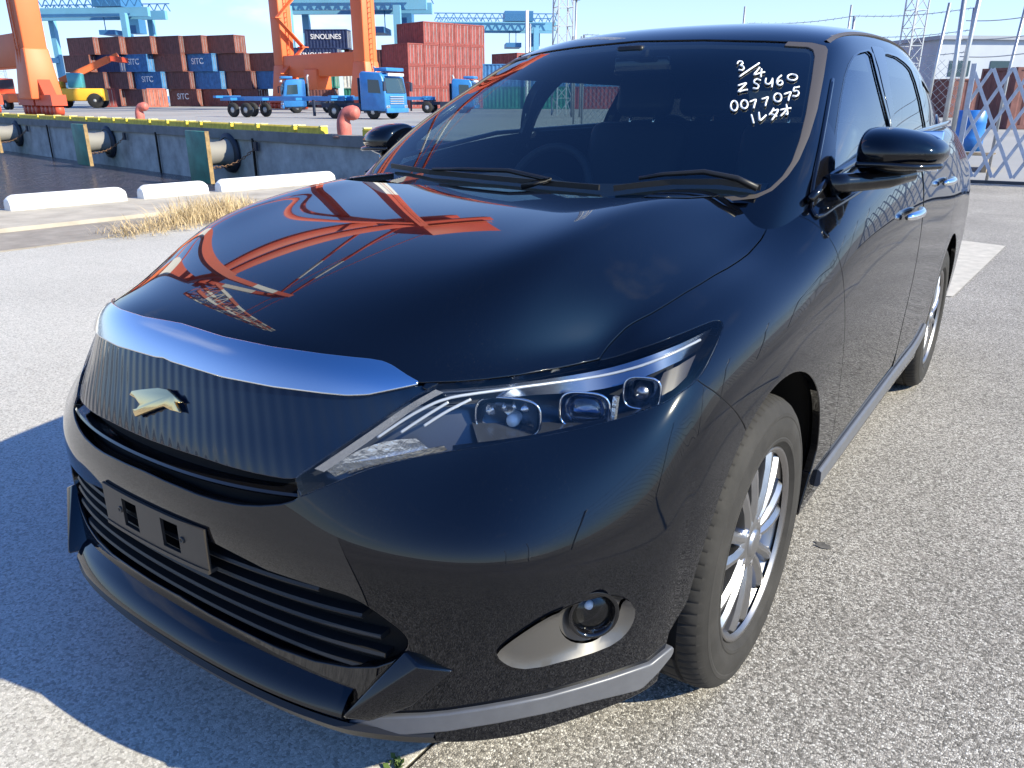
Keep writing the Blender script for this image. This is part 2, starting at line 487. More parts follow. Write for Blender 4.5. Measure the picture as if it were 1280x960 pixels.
def poly_sdf(P, poly):
    """signed distance (negative inside) of 2D points to a closed polygon"""
    P = np.asarray(P, float); A = np.asarray(poly, float); B = np.roll(A, -1, 0)
    d2 = np.full(len(P), 1e18); ins = np.zeros(len(P), bool)
    for a, b in zip(A, B):
        e = b-a; w = P-a
        t = np.clip((w@e)/max(e@e, 1e-12), 0, 1); q = w-np.outer(t, e); d2 = np.minimum(d2, (q*q).sum(1))
        c = (a[1] > P[:, 1]) != (b[1] > P[:, 1])
        with np.errstate(divide='ignore', invalid='ignore'):
            xi = a[0]+(P[:, 1]-a[1])*(b[0]-a[0])/(b[1]-a[1] if b[1] != a[1] else 1e-12)
        ins ^= c & (P[:, 0] < xi)
    d = np.sqrt(d2); return np.where(ins, -d, d)
def photo(poly, grow=0., near=lambda V: np.ones(len(V), bool)):
    """outline drawn on the car's left half (mirrored to the right half), as a trim function"""
    poly = np.asarray(poly, float)
    def fn(V):
        W = V.copy(); W[:, 0] = np.abs(W[:, 0])
        f = np.full(len(V), 50.); k = near(W)
        if k.any(): f[k] = poly_sdf(proj(W[k]), poly)-grow
        return f
    return fn
def side(poly, grow=0.):
    """outline in the side view (y, z)"""
    return lambda V: poly_sdf(V[:, 1:3], poly)-grow
def neg(fn): return lambda V: -fn(V)
def both(*fns): return lambda V: np.max([f(V) for f in fns], 0)
def either(*fns): return lambda V: np.min([f(V) for f in fns], 0)

LV, LN, LF = build_lower()
UV, UN, UF = build_upper()
def outward(V, N, F, ref):
    # make faces and normals point outwards
    p = V.mean(0); i = np.argmax(V[:, 0])
    if N[i][0] < 0: return -N, [f[::-1] for f in F]
    return N, F
LN, LF = outward(LV, LN, LF, None)
UN, UF = outward(UV, UN, UF, None)
LOW, UPP = Surf(LV, LN, LF), Surf(UV, UN, UF)
from mathutils.bvhtree import BVHTree
BVL = BVHTree.FromPolygons([tuple(v) for v in LV], LF)
BVU = BVHTree.FromPolygons([tuple(v) for v in UV], UF)
def on_low(px, depth=0., bv=None, F=None):
    """point of the body skin seen at a photo position, sunk by depth; returns (point, normal)"""
    bv = bv or BVL
    p, n, i, d = bv.ray_cast(Vector(CAM), Vector(ray(px)).normalized())
    if p is None: return None, None
    if n.dot(Vector(ray(px))) > 0: n = -n
    return p-n*depth, n

def on_any(px, lift=0.):
    a, n1 = on_low(px); b, n2 = on_low(px, 0, BVU); c = Vector(CAM)
    if a is None or (b is not None and (b-c).length < (a-c).length): a, n1 = b, n2
    return (a+n1*lift, n1) if a is not None else (None, None)
# ------------------------------------------------------------------ car materials
def paint_mat():
    m = mat('black_paint', (.0012, .0018, .0038), .018, 0, .5, .05)
    nt = m.node_tree; b = nt.nodes['Principled BSDF']
    b.inputs['Coat Roughness'].default_value = .11
    tc = nt.nodes.new('ShaderNodeTexCoord')
    # dust film: thin pale specks and a faint haze
    n1 = nt.nodes.new('ShaderNodeTexNoise'); n1.inputs['Scale'].default_value = 420; n1.inputs['Detail'].default_value = 3
    n2 = nt.nodes.new('ShaderNodeTexNoise'); n2.inputs['Scale'].default_value = 5; n2.inputs['Detail'].default_value = 6
    for n in (n1, n2): nt.links.new(tc.outputs['Object'], n.inputs['Vector'])
    r1 = nt.nodes.new('ShaderNodeMapRange'); r1.inputs['From Min'].default_value = .66; r1.inputs['From Max'].default_value = .80
    nt.links.new(n1.outputs['Fac'], r1.inputs['Value'])
    r2 = nt.nodes.new('ShaderNodeMapRange'); r2.inputs['From Min'].default_value = .42; r2.inputs['From Max'].default_value = .72
    nt.links.new(n2.outputs['Fac'], r2.inputs['Value'])
    mu = nt.nodes.new('ShaderNodeMath'); mu.operation = 'MULTIPLY'
    nt.links.new(r1.outputs[0], mu.inputs[0]); nt.links.new(r2.outputs[0], mu.inputs[1])
    mx = nt.nodes.new('ShaderNodeMix'); mx.data_type = 'RGBA'
    nt.links.new(mu.outputs[0], mx.inputs['Factor'])
    mx.inputs['A'].default_value = (.0012, .0018, .0038, 1); mx.inputs['B'].default_value = (.04, .04, .038, 1)
    nt.links.new(mx.outputs['Result'], b.inputs['Base Color'])
    return m
def glass_mat(name, tint, refl=1.0, rough=0., ior=1.5):
    """thin pane: clear tinted transmission under a Schlick reflection that works from both sides"""
    m = bpy.data.materials.new(name); m.use_nodes = True; nt = m.node_tree; nt.nodes.clear(); N = nt.nodes.new; L = nt.links.new
    o = N('ShaderNodeOutputMaterial'); t = N('ShaderNodeBsdfTransparent'); g = N('ShaderNodeBsdfGlossy'); x = N('ShaderNodeMixShader')
    ge = N('ShaderNodeNewGeometry'); d = N('ShaderNodeVectorMath'); d.operation = 'DOT_PRODUCT'
    L(ge.outputs['Incoming'], d.inputs[0]); L(ge.outputs['Normal'], d.inputs[1])
    def mth(op, a, b=None, clamp=False):
        n = N('ShaderNodeMath'); n.operation = op; n.use_clamp = clamp
        for k, v in enumerate((a, b)):
            if v is None: continue
            if hasattr(v, 'links'): L(v, n.inputs[k])
            else: n.inputs[k].default_value = v
        return n.outputs[0]
    f0 = ((ior-1)/(ior+1))**2*refl
    c = mth('SUBTRACT', 1.0, mth('ABSOLUTE', d.outputs['Value']), True)
    fac = mth('ADD', mth('MULTIPLY', mth('POWER', c, 5.0), 1-f0), f0, True)
    t.inputs['Color'].default_value = (*tint, 1); g.inputs['Roughness'].default_value = rough
    L(fac, x.inputs[0]); L(t.outputs[0], x.inputs[1]); L(g.outputs[0], x.inputs[2]); L(x.outputs[0], o.inputs[0])
    MATS[name] = m; return m
PAINT = paint_mat()
M_BLACK = mat('black_plastic', (.012, .012, .013), .45, 0, .4, bump=(900, .15, .0004))
M_GLOSS = mat('gloss_black_trim', (.004, .004, .005), .08, 0, .5, .3)
M_GAP = mat('dark_liner', (.006, .006, .006), .8, 0, .2)
M_CHROME = mat('satin_chrome', (.62, .64, .68), .13, 1)
M_BRIGHT = mat('bright_chrome', (.85, .86, .88), .05, 1)
M_SILVER = mat('silver_trim', (.11, .115, .13), .42, .25, .5, noise=(30, .08))
M_FOG = mat('fog_bezel_grey', (.12, .115, .11), .32, .6, .5)
M_STRIP = mat('windscreen_moulding', (.062, .054, .049), .5, 0, .4)
M_RUB = mat('tyre_rubber', (.025, .0235, .022), .78, 0, .35, noise=(14, .35), bump=(260, .25, .001))
M_ALLOY = mat('polished_alloy', (.40, .40, .41), .32, 1, .5, noise=(40, .06))
M_ALLOY_D = mat('grey_alloy', (.30, .29, .29), .35, 1)
M_LENS = glass_mat('lamp_lens', (.93, .95, .97), 1.1, .005, 1.45)
M_WIND = glass_mat('windscreen_glass', (.62, .74, .74), 2.3)
M_SIDE = glass_mat('side_glass', (.50, .60, .60), 7.0)
M_PRIV = glass_mat('privacy_glass', (.03, .035, .035), 2.4)
M_CABIN = mat('cabin_plastic', (.018, .018, .02), .6, 0, .4, noise=(60, .2))
M_SEAT = mat('seat_leather', (.010, .010, .011), .5, 0, .4, bump=(120, .2, .001))

car = empty('black_suv', (0, 0, 0))
tag(car, 'glossy black five-door SUV with white marker writing on its windscreen', 'car')

# ------------------------------------------------------------------ outlines taken over from the photograph, left half of the car
P_CTOP = [(100, 340), (143, 367), (176, 385), (216, 402), (279, 422), (341, 435), (404, 444), (440, 448), (462, 450), (479, 453), (490, 458), (508, 470), (524, 479)]
P_CBOT = [(524, 480), (505, 484), (485, 488), (460, 493), (435, 494), (404, 491), (341, 483), (279, 471), (216, 452), (154, 422), (121, 401), (80, 375)]
P_GAPL = [(750, 449), (754, 442), (760, 434), (767, 426), (775, 418), (783, 410), (792, 404), (803, 398), (815, 392), (835, 380), (857, 366), (876, 355), (895, 343), (910, 335), (924, 326), (936, 317), (945, 307), (952, 299), (957, 290), (960, 281), (961, 270), (961, 243)]
P_REAR = [(930, 243), (860, 247), (760, 245), (700, 241), (640, 235), (560, 227), (464, 217), (300, 195), (100, 200)]
P_HLTOP = [(524, 479), (545, 478), (575, 477), (610, 474), (650, 469), (690, 462), (720, 456), (750, 449)]
HOOD = P_CTOP+P_HLTOP[1:]+P_GAPL[1:]+P_REAR
CHROME = P_CTOP+P_CBOT
HL = [(369, 597), (372, 610), (376, 621), (400, 611), (430, 599), (455, 589), (480, 581), (520, 572), (565, 564), (600, 559), (640, 552), (670, 547), (700, 541), (730, 535), (760, 527), (790, 519), (815, 510), (835, 501), (852, 490), (866, 480), (877, 468), (884, 457), (890, 445), (897, 429), (903, 413), (904, 407), (902, 402), (897, 400), (890, 401), (880, 405), (860, 413), (840, 421), (815, 430), (790, 438), (770, 445), (750, 450), (720, 457), (690, 463), (650, 470), (610, 475), (575, 478), (545, 480),
      (528, 490), (510, 502), (480, 523), (447, 544), (418, 563), (392, 581)]
P_GBOT = [(369, 599), (355, 599), (340, 597), (310, 591), (280, 583), (247, 572), (216, 562), (185, 551), (155, 539), (129, 526), (94, 501), (60, 470)]
GRILLE = [(40, 380)]+P_CBOT[::-1][1:]+[(545, 480), (528, 490), (510, 502), (480, 523), (447, 544), (418, 563), (392, 581)]+P_GBOT
SLOT = P_GBOT[::-1]+[(372, 612), (374, 623), (366, 628), (350, 632), (325, 634), (300, 633), (270, 627), (247, 620), (206, 603), (172, 587), (139, 570), (106, 548), (60, 520)]
LOWG = [(60, 575), (101, 596), (142, 620), (191, 643), (247, 668), (290, 690), (333, 712), (372, 725), (411, 737), (432, 743), (451, 752), (471, 765), (490, 779), (503, 789), (511, 799), (512, 808), (506, 818), (492, 829), (470, 836), (435, 836), (392, 828), (345, 811), (300, 789), (263, 770), (229, 750), (203, 732), (180, 714), (158, 695), (141, 677), (100, 640)]
FOG = [(620, 815), (626, 808), (636, 800), (650, 790), (668, 778), (687, 767), (702, 761), (717, 755), (734, 750), (750, 746), (764, 744), (776, 745), (786, 750), (792, 760), (791, 772), (785, 785), (775, 796), (762, 805), (742, 813), (720, 820), (700, 825), (678, 831), (655, 834), (640, 832), (630, 827), (623, 821)]
STRIP = [(300, 858), (360, 881), (397, 893), (435, 900), (472, 895), (500, 894), (530, 893), (560, 890), (600, 884), (640, 877), (680, 869), (720, 858), (760, 846), (810, 829), (837, 807), (836, 815), (820, 835), (800, 855), (794, 858), (770, 864), (740, 871), (680, 886), (620, 898), (560, 908), (495, 914), (435, 912), (360, 893), (300, 870)]
BGAP = [(871, 474), (880, 481), (892, 489), (902, 497), (912, 506), (922, 517), (930, 530), (936, 546), (942, 570)]

front = lambda W: (W[:, 1] < .6) & (W[:, 2] > .2)
tf = {k: photo(v, 0., front) for k, v in dict(hood=HOOD, chrome=CHROME, hl=HL, grille=GRILLE, slot=SLOT, lowg=LOWG, fog=FOG, strip=STRIP).items()}
def grow(fn, g): return lambda V: fn(V)-g
ARC = lambda yc: [(yc-.475, .15), (yc-.47, .30), (yc-.458, .38)]+[(yc+.015+.43*math.cos(a), .345+.43*math.sin(a)) for a in np.linspace(math.pi*.94, math.pi*.08, 40)]+[(yc+.40, .36), (yc+.37, .28), (yc+.37, .15)]
archF, archR = side(ARC(0)), side(ARC(2.66))
DOORL = [(.395, 1.30), (.398, 1.10), (.41, 1.04), (.428, .97), (.468, .875), (.512, .78), (.56, .66), (.597, .55), (.612, .47), (.615, .40)]
DOOR1 = DOORL+[(.62, .385), (1.52, .40), (1.56, .45), (1.565, .9), (1.54, 1.1), (1.50, 1.32)]
DOOR2 = [(1.57, 1.32), (1.575, .9), (1.575, .45), (1.585, .40), (2.16, .405)]+[(2.675+.485*math.cos(a), .345+.485*math.sin(a)) for a in np.linspace(math.pi*.93, math.pi*.66, 8)]+[(2.52, .90), (2.56, 1.1), (2.50, 1.34)]
door1, door2 = side(DOOR1), side(DOOR2)
SILL = lambda V: np.where((V[:, 1] > .36) & (V[:, 1] < 2.32), V[:, 2]-.37, 1.)     # below the doors

# front-clip boundary between bumper and wing, along the gap line (photo outline) and its mirror
BUMP = [(330, 380), (524, 482), (600, 520), (871, 474)]+BGAP[1:]+[(960, 600), (930, 960), (-60, 960), (-60, 300)]
tf['bump'] = photo(BUMP, 0, lambda W: (W[:, 1] < -.1))
outer = Surf(LV, LN, LF)
bonnet = outer.clip(grow(tf['hood'], -1.9)).flanged()
bonnet.obj('hood', PAINT, car)
chr_s = outer.clip(grow(tf['chrome'], -.6)).shifted(.004).flanged(.010, .003)
grl = outer.clip(grow(tf['grille'], -1.0)).clip(neg(grow(tf['chrome'], .5))).clip(neg(grow(tf['hl'], .8)))
grl = grl.shifted(-.006).flanged(.012, .002)

def grille_mat():
    m = mat('ribbed_grille_panel', (.002, .006, .018), .07, 0, .5, 0)
    nt = m.node_tree; b = nt.nodes['Principled BSDF']
    tc = nt.nodes.new('ShaderNodeTexCoord'); mp = nt.nodes.new('ShaderNodeMapping')
    mp.inputs['Rotation'].default_value = (0, R(24), 0)
    w = nt.nodes.new('ShaderNodeTexWave'); w.wave_type = 'BANDS'; w.bands_direction = 'X'
    w.inputs['Scale'].default_value = 14; w.inputs['Distortion'].default_value = 0
    nt.links.new(tc.outputs['Object'], mp.inputs[0]); nt.links.new(mp.outputs[0], w.inputs[0])
    bp = nt.nodes.new('ShaderNodeBump'); bp.inputs['Strength'].default_value = .5; bp.inputs['Distance'].default_value = .0010
    nt.links.new(w.outputs['Fac'], bp.inputs['Height']); nt.links.new(bp.outputs[0], b.inputs['Normal'])
    return m
M_GRILLE = grille_mat()
grille_o = grl.obj('grille', M_GRILLE, car)
chr_s.obj('chrome_bar', M_CHROME, grille_o)

# emblem: swept bird outline, raised off the grille panel
EMB = [(165, 494), (168, 489), (180, 487), (201, 485), (212, 487), (219, 493), (230, 503), (226, 504), (222, 503), (228, 516), (216, 513), (207, 508), (197, 511), (184, 516), (172, 521), (170, 516), (169, 512), (174, 511), (178, 506), (172, 498)]
def plate_from_outline(outline, lift, thick, name, material, parent, bv=None):
    c = np.mean([on_low(p)[0] for p in outline], 0); V0 = []; V1 = []
    for p in outline:
        q, n = on_low(p); V0.append(q+n*lift); V1.append(q+n*(lift+thick))
    k = len(outline)
    V = V0+V1; F = [(i, (i+1) % k, k+(i+1) % k, k+i) for i in range(k)]+[tuple(range(k, 2*k))]
    mb = MB(); mb.add(V, F); return mb.build(name, material, parent, bevel=.0012)
plate_from_outline(EMB, .0, .006, 'emblem', mat('emblem_gold_chrome', (.66, .50, .26), .16, 1), grille_o)

# bumper skin with its openings
rest = outer.clip(grow(tf['bump'], -1.4)).clip(neg(grow(tf['hood'], .8))).clip(lambda V: V[:, 1]+.05)
for k, g in (('hl', .9), ('grille', .6), ('chrome', .6), ('slot', 0.), ('lowg', 0.), ('fog', .3), ('strip', .2)):
    rest = rest.clip(neg(grow(tf[k], g)))
rest = rest.clip(neg(archF))
bumper = rest.flanged(.022, .003).obj('front_bumper', PAINT, car)

# wings, doors, rear quarter, sills
wing = outer.clip(lambda V: np.maximum(V[:, 1]-.64, V[:, 1]*0-1)).clip(neg(grow(tf['bump'], 1.0)))
wing = wing.clip(neg(grow(tf['hood'], 1.1))).clip(neg(grow(tf['hl'], .9))).clip(neg(archF)).clip(neg(grow(door1, .003)))
wing = wing.clip(lambda V: .30-V[:, 2]).clip(lambda V: .5-np.abs(V[:, 0])).clip(lambda V: -.75-V[:, 1])
for s in (1, -1):
    wing.clip(lambda V: -V[:, 0]*s).flanged(.02, .0025).obj('front_wing', PAINT, car)
    for nm, fn in (('front_door', door1), ('rear_door', door2)):
        d = outer.clip(lambda V: -V[:, 0]*s).clip(grow(fn, -.002)).clip(neg(archR))
        dr = d.flanged(.02, .0025).obj(nm, PAINT, car)
        if nm == 'front_door': D1 = dr if s > 0 else D1
        else: D2 = dr if s > 0 else D2
        # door handle: chrome grip on two feet
        for p0, p1 in (((1128, 270), (1157, 258)),) if nm == 'front_door' else (((1180, 225), (1199, 218)),):
            y0, y1 = hit(p0, 0, .915)[1], hit(p1, 0, .905)[1]; z0, z1 = (1.005, 1.012) if nm == 'front_door' else (1.055, 1.06)
            y0, y1 = (1.16, 1.40) if nm == 'front_door' else (2.02, 2.26)
            pts = []
            for t in np.linspace(0, 1, 9):
                y = y0+(y1-y0)*t; z = z0+(z1-z0)*t
                q, n, i, dd = BVL.ray_cast(Vector((2*s, y, z)), Vector((-s, 0, 0)))
                pts.append(q+Vector((s, 0, 0))*(.012+.022*math.sin(math.pi*t)))
            mb = MB(); mb.tube(pts, [.008, .012, .014, .014, .014, .014, .014, .012, .008], 10)
            mb.build('door_handle', M_BRIGHT, dr)
q = outer.clip(lambda V: 1.575-V[:, 1]).clip(neg(grow(door2, .003))).clip(neg(grow(door1, .003))).clip(neg(archR)).clip(lambda V: .33-V[:, 2])
for s in (1, -1):
    q.clip(lambda V: -V[:, 0]*s).flanged(.02, .0025).obj('rear_quarter', PAINT, car)
    si = outer.clip(lambda V: -V[:, 0]*s).clip(lambda V: .375-V[:, 1]).clip(lambda V: V[:, 1]-2.28).clip(lambda V: V[:, 2]-.385).clip(neg(archF)).clip(neg(archR))
    so = si.flanged(.03, .004).obj('sill', PAINT, car)
    pts = []
    for y in np.linspace(.50, 2.20, 24):
        z = .335+.02*(y-.5)/1.7+(.05*max(0, (y-1.95)/.25)**2)
        qq = BVL.ray_cast(Vector((2*s, y, max(z, .3))), Vector((-s, 0, 0)))[0]
        pts.append((qq, y))
    mb = MB(); V = []; F = []
    for a, y in pts:
        for dx, dz in ((-.02, .024), (.006, .024), (.013, .018), (.014, -.02), (.008, -.028), (-.02, -.03)): V.append(a+Vector((dx*s, 0, dz)))
    for i in range(len(pts)-1):
        for k in range(6): F.append((i*6+k, i*6+(k+1) % 6, i*6+6+(k+1) % 6, i*6+6+k))
    F += [tuple(range(6)), tuple(range(len(V)-6, len(V)))]
    mb.add(V, F); mb.build('sill_trim', M_SILVER, so, auto=30)

# liner behind every gap, and wheel houses
liner = outer.clip(neg(archF)).clip(neg(archR)).clip(neg(photo(HL, 4, front))).shifted(-.03)
liner.obj('inner_body', M_GAP, car)
for yc in (0, 2.66):
    for s in (1, -1):
        mb = MB()
        M = Matrix.Translation((s*.40, yc+.015, .345)) @ Matrix.Rotation(R(90)*s, 4, 'Y')
        mb.lathe([(.05, .0), (.44, .0), (.447, .15), (.447, .47)], 40, M @ Matrix.Rotation(R(84) if s > 0 else R(-96), 4, 'Z'), True, R(192))
        mb.build('wheel_house', M_GAP, car)

# floor pan
mb = MB(); mb.box((0, 1.33, .36), (1.3, 1.75, .12)); mb.box((0, 3.1, .42), (1.2, .9, .12)); mb.box((0, -.4, .40), (.7, .8, .1)); mb.box((0, 1.4, .36), (.7, 3.4, .1)); mb.build('underbody', M_GAP, car)
# ------------------------------------------------------------------ front-end furniture
# fog lamps: satin bezel, recess and lamp
def mir(o, s):
    return o
fogb = outer.clip(grow(tf['fog'], -.5)).clip(lambda V: .35-V[:, 2])
FC = (742, 768)
fp, fnrm = on_low(FC)
def fog_hole(V):
    W = V.copy(); W[:, 0] = np.abs(W[:, 0]); d = W-np.array(fp); d = d-np.outer(d@np.array(fnrm), np.array(fnrm))
    return np.linalg.norm(d*np.array([1, 1, 1.0]), axis=1)-.040
def frame_at(p, n, s):
    z = Vector((n.x*s, n.y, n.z)).normalized(); x = Vector((0, 0, 1)).cross(z).normalized(); y = z.cross(x)
    return Matrix.Translation((p[0]*s, p[1], p[2])) @ Matrix((x, y, z)).transposed().to_4x4()
fn2 = Vector((fnrm.x*.72, fnrm.y*1.2, fnrm.z+.05)).normalized()
M_FLENS = glass_mat('fog_lens', (.95, .96, .98), 1.3, .01)
for s in (1, -1):
    def dish(S):            # bezel hollowed towards the lamp, rim proud of the bumper
        r_ = fog_hole(S.V)+.040; e_ = np.abs(tf['fog'](S.V)); k_ = .006*np.exp(-(e_/5.)**2)-.016*np.exp(-(r_/.075)**2)*(1-np.exp(-(e_/6.)**2))
        S.V = S.V+S.N*k_[:, None]; return S
    b = dish(fogb.clip(lambda V: -V[:, 0]*s).clip(neg(fog_hole)).clip(neg(lambda V: fog_hole(V)-.024)))
    fo = mesh_obj('fog_lamp', b.V, b.F, M_FOG, car, smooth=True)
    b = dish(fogb.clip(lambda V: -V[:, 0]*s).clip(neg(fog_hole)).clip(lambda V: fog_hole(V)-.0225)); b.V = b.V-b.N*.005
    mesh_obj('inner_bezel', b.V, b.F, M_FOG, fo, smooth=True)
    b = outer.clip(grow(tf['fog'], .8)).clip(lambda V: .35-V[:, 2]).clip(lambda V: -V[:, 0]*s).shifted(-.030); b.obj('bezel_backing', M_GAP, fo)
    Mx = frame_at(fp, fn2, s)
    mb = MB(); mb.lathe([(.046, .004), (.041, .006), (.038, .0), (.035, -.012)], 40, Mx); mb.build('lamp_ring', M_GLOSS, fo)
    mb = MB(); mb.lathe([(.035, -.012), (.033, -.03), (.025, -.05), (.010, -.056), (.0, -.056)], 40, Mx); mb.build('reflector', M_BRIGHT, fo)
    mb = MB(); mb.lathe([(.009, -.058), (.009, -.03), (.006, -.024), (0, -.024)], 16, Mx); mb.build('bulb', mat('bulb_glass', (.75, .78, .8), .1), fo)
    mb = MB(); mb.lathe([(.037, -.008), (.028, .000), (.015, .004), (0, .006)], 40, Mx); mb.build('lens', M_FLENS, fo)

# lower lip strip in grey
st = outer.clip(grow(tf['strip'], -.3)).clip(lambda V: -.42+V[:, 2]*0-V[:, 1]*-1 if False else V[:, 1]+.30)
for s in (1, -1): st.clip(lambda V: -V[:, 0]*s).largest().shifted(.010).flanged(.03, .005).obj('lower_strip', M_SILVER, bumper)

# number plate bracket across the lower grille, with two slots and screw bosses
BR = mat('plate_bracket', (.030, .027, .025), .42, 0, .4, bump=(300, .1, .0005))
def yfront(x, z):
    p = BVL.ray_cast(Vector((x, -2.5, z)), Vector((0, 1, 0)))[0]
    return p.y if p else -.9
mb = MB(); ZT, ZB = .612, .528
def plate_cell(x0, x1, z0, z1, th=.006, push=.012):
    n = max(1, int((x1-x0)/.02)); V = []; F = []
    for i in range(n+1):
        x = x0+(x1-x0)*i/n; y = yfront(x, .57)-push
        V += [(x, y, z0), (x, y, z1), (x, y+th, z1), (x, y+th, z0)]
    for i in range(n):
        a = i*4
        for k in range(4): F.append((a+k, a+(k+1) % 4, a+4+(k+1) % 4, a+4+k))
    F += [(0, 1, 2, 3), (n*4+3, n*4+2, n*4+1, n*4)]
    mb.add(V, F)
plate_cell(-.172, .172, .600, .612); plate_cell(-.172, .172, .528, .540)
plate_cell(-.172, -.095, .540, .600); plate_cell(-.041, .041, .540, .600); plate_cell(.095, .172, .540, .600)
plate_cell(-.172, .172, .520, .528, .02, .014)
for sx in (-.105, .105):
    M = Matrix.Translation((sx, yfront(sx, .57)-.012, .572)) @ Matrix.Rotation(R(90), 4, 'X')
    mb.lathe([(.007, 0), (.007, .002), (.004, .003), (.003, .001), (0, .001)], 14, M)
mb.build('plate_bracket', BR, car)

# lower intake: back wall, six slats, tow cover
intake = outer.clip(photo(LOWG, 6, front)).shifted(-.075)
lower = intake.obj('lower_grille', M_GAP, car)
def slat(z, xmax, depth=.055, th=.010, push=.010, name='slat', material=M_BLACK, parent=None, zc=0.):
    xs = np.linspace(-xmax, xmax, 61); V = []; F = []
    for x in xs:
        t = abs(x)/xmax; zz = z+zc*t**2
        y = yfront(x, zz)+push
        V += [(x, y, zz-th*.5), (x, y-.003, zz), (x, y, zz+th*.5), (x, y+depth, zz+th*.5+.004), (x, y+depth, zz-th*.5)]
    for i in range(len(xs)-1):
        for k in range(5): F.append((i*5+k, i*5+(k+1) % 5, i*5+5+(k+1) % 5, i*5+5+k))
    F += [(0, 1, 2, 3, 4), tuple(range(len(V)-5, len(V)))]
    b = MB(); b.add(V, F); return b.build(name, material, parent, auto=35)
for z, xm, zc in ((.545, .40, -.004), (.508, .475, -.006), (.472, .505, -.008), (.436, .51, -.01), (.402, .50, -.012), (.372, .47, -.012)):
    slat(z, xm, parent=lower, zc=zc)
# upper slot: dark back, gloss blade
slot = outer.clip(photo(SLOT, 5, front)).shifted(-.06).obj('upper_slot', M_GAP, car)
slat(.705, .372, .05, .009, .006, 'blade', M_GLOSS, slot, .006)
mb = MB(); mb.box((.395, yfront(.395, .375)+.03, .372), (.07, .006, .016), R(-12)); mb.build('tow_cover', mat('grey_cover', (.2, .22, .25), .4), lower)

# lip spoiler: shelf pushed out below the intake, angular fins at its ends
prof = []
xs = np.linspace(-.455, .455, 41); V = []; F = []
for x in xs:
    t = abs(x)/.455
    yb = yfront(x, .36)
    out = .042*(1-.25*t**3)
    zt = .362-.012*t**2
    V += [(x, yb+.02, zt+.012), (x, yb-out*.45, zt-.008), (x, yb-out, zt-.030), (x, yb-out-.003, zt-.040), (x, yb-out+.004, zt-.050), (x, yb-.01, zt-.075), (x, yb+.04, zt-.085)]
n = 7
for i in range(len(xs)-1):
    for k in range(n-1): F.append((i*n+k, i*n+k+1, i*n+n+k+1, i*n+n+k))
F += [tuple(range(n)), tuple(range(len(V)-n, len(V)))]
mb = MB(); mb.add(V, F); lip = mb.build('lip_spoiler', PAINT, bumper, auto=40)
xs = np.linspace(-.60, .60, 61); V = []; F = []
for x in xs:
    t = max(0, abs(x)-.455)/.15; yb = yfront(x, .36); out = .040*(1-.25*min(1, abs(x)/.455)**3)*(1-min(1, t)*.75)
    zt = .300-.012*min(1, abs(x)/.455)**2
    V += [(x, yb-out+.006, zt+.004), (x, yb-out-.002, zt-.004), (x, yb-out+.010, zt-.026), (x, yb+.03, zt-.034)]
for i in range(len(xs)-1):
    for k in range(3): F.append((i*4+k, i*4+k+1, i*4+5+k, i*4+4+k))
mb = MB(); mb.add(V, F); mb.build('lip_edge', M_BLACK, bumper, auto=40)
for s in (1, -1):
    def B(px, lift):
        p, nn = on_low(px); q = p+nn*lift; return Vector((q.x*s, q.y, q.z))
    a, b, c, d, e = B((443, 879), .045), B((507, 813), .004), B((527, 826), .018), B((567, 838), .003), B((520, 874), .018)
    f = B((470, 889), .03)
    a2, b2, d2, f2 = B((443, 879), -.02), B((507, 813), -.02), B((567, 838), -.02), B((500, 893), -.02)
    mb = MB(); mb.add([a, b, c, d, e, f, a2, b2, d2, f2], [(0, 1, 2), (0, 2, 4), (2, 3, 4), (0, 4, 5), (0, 6, 7, 1), (1, 7, 8, 3, 2), (3, 8, 9, 4), (4, 9, 5), (5, 9, 6, 0)])
    mb.build('corner_fin', PAINT, bumper, bevel=.004)

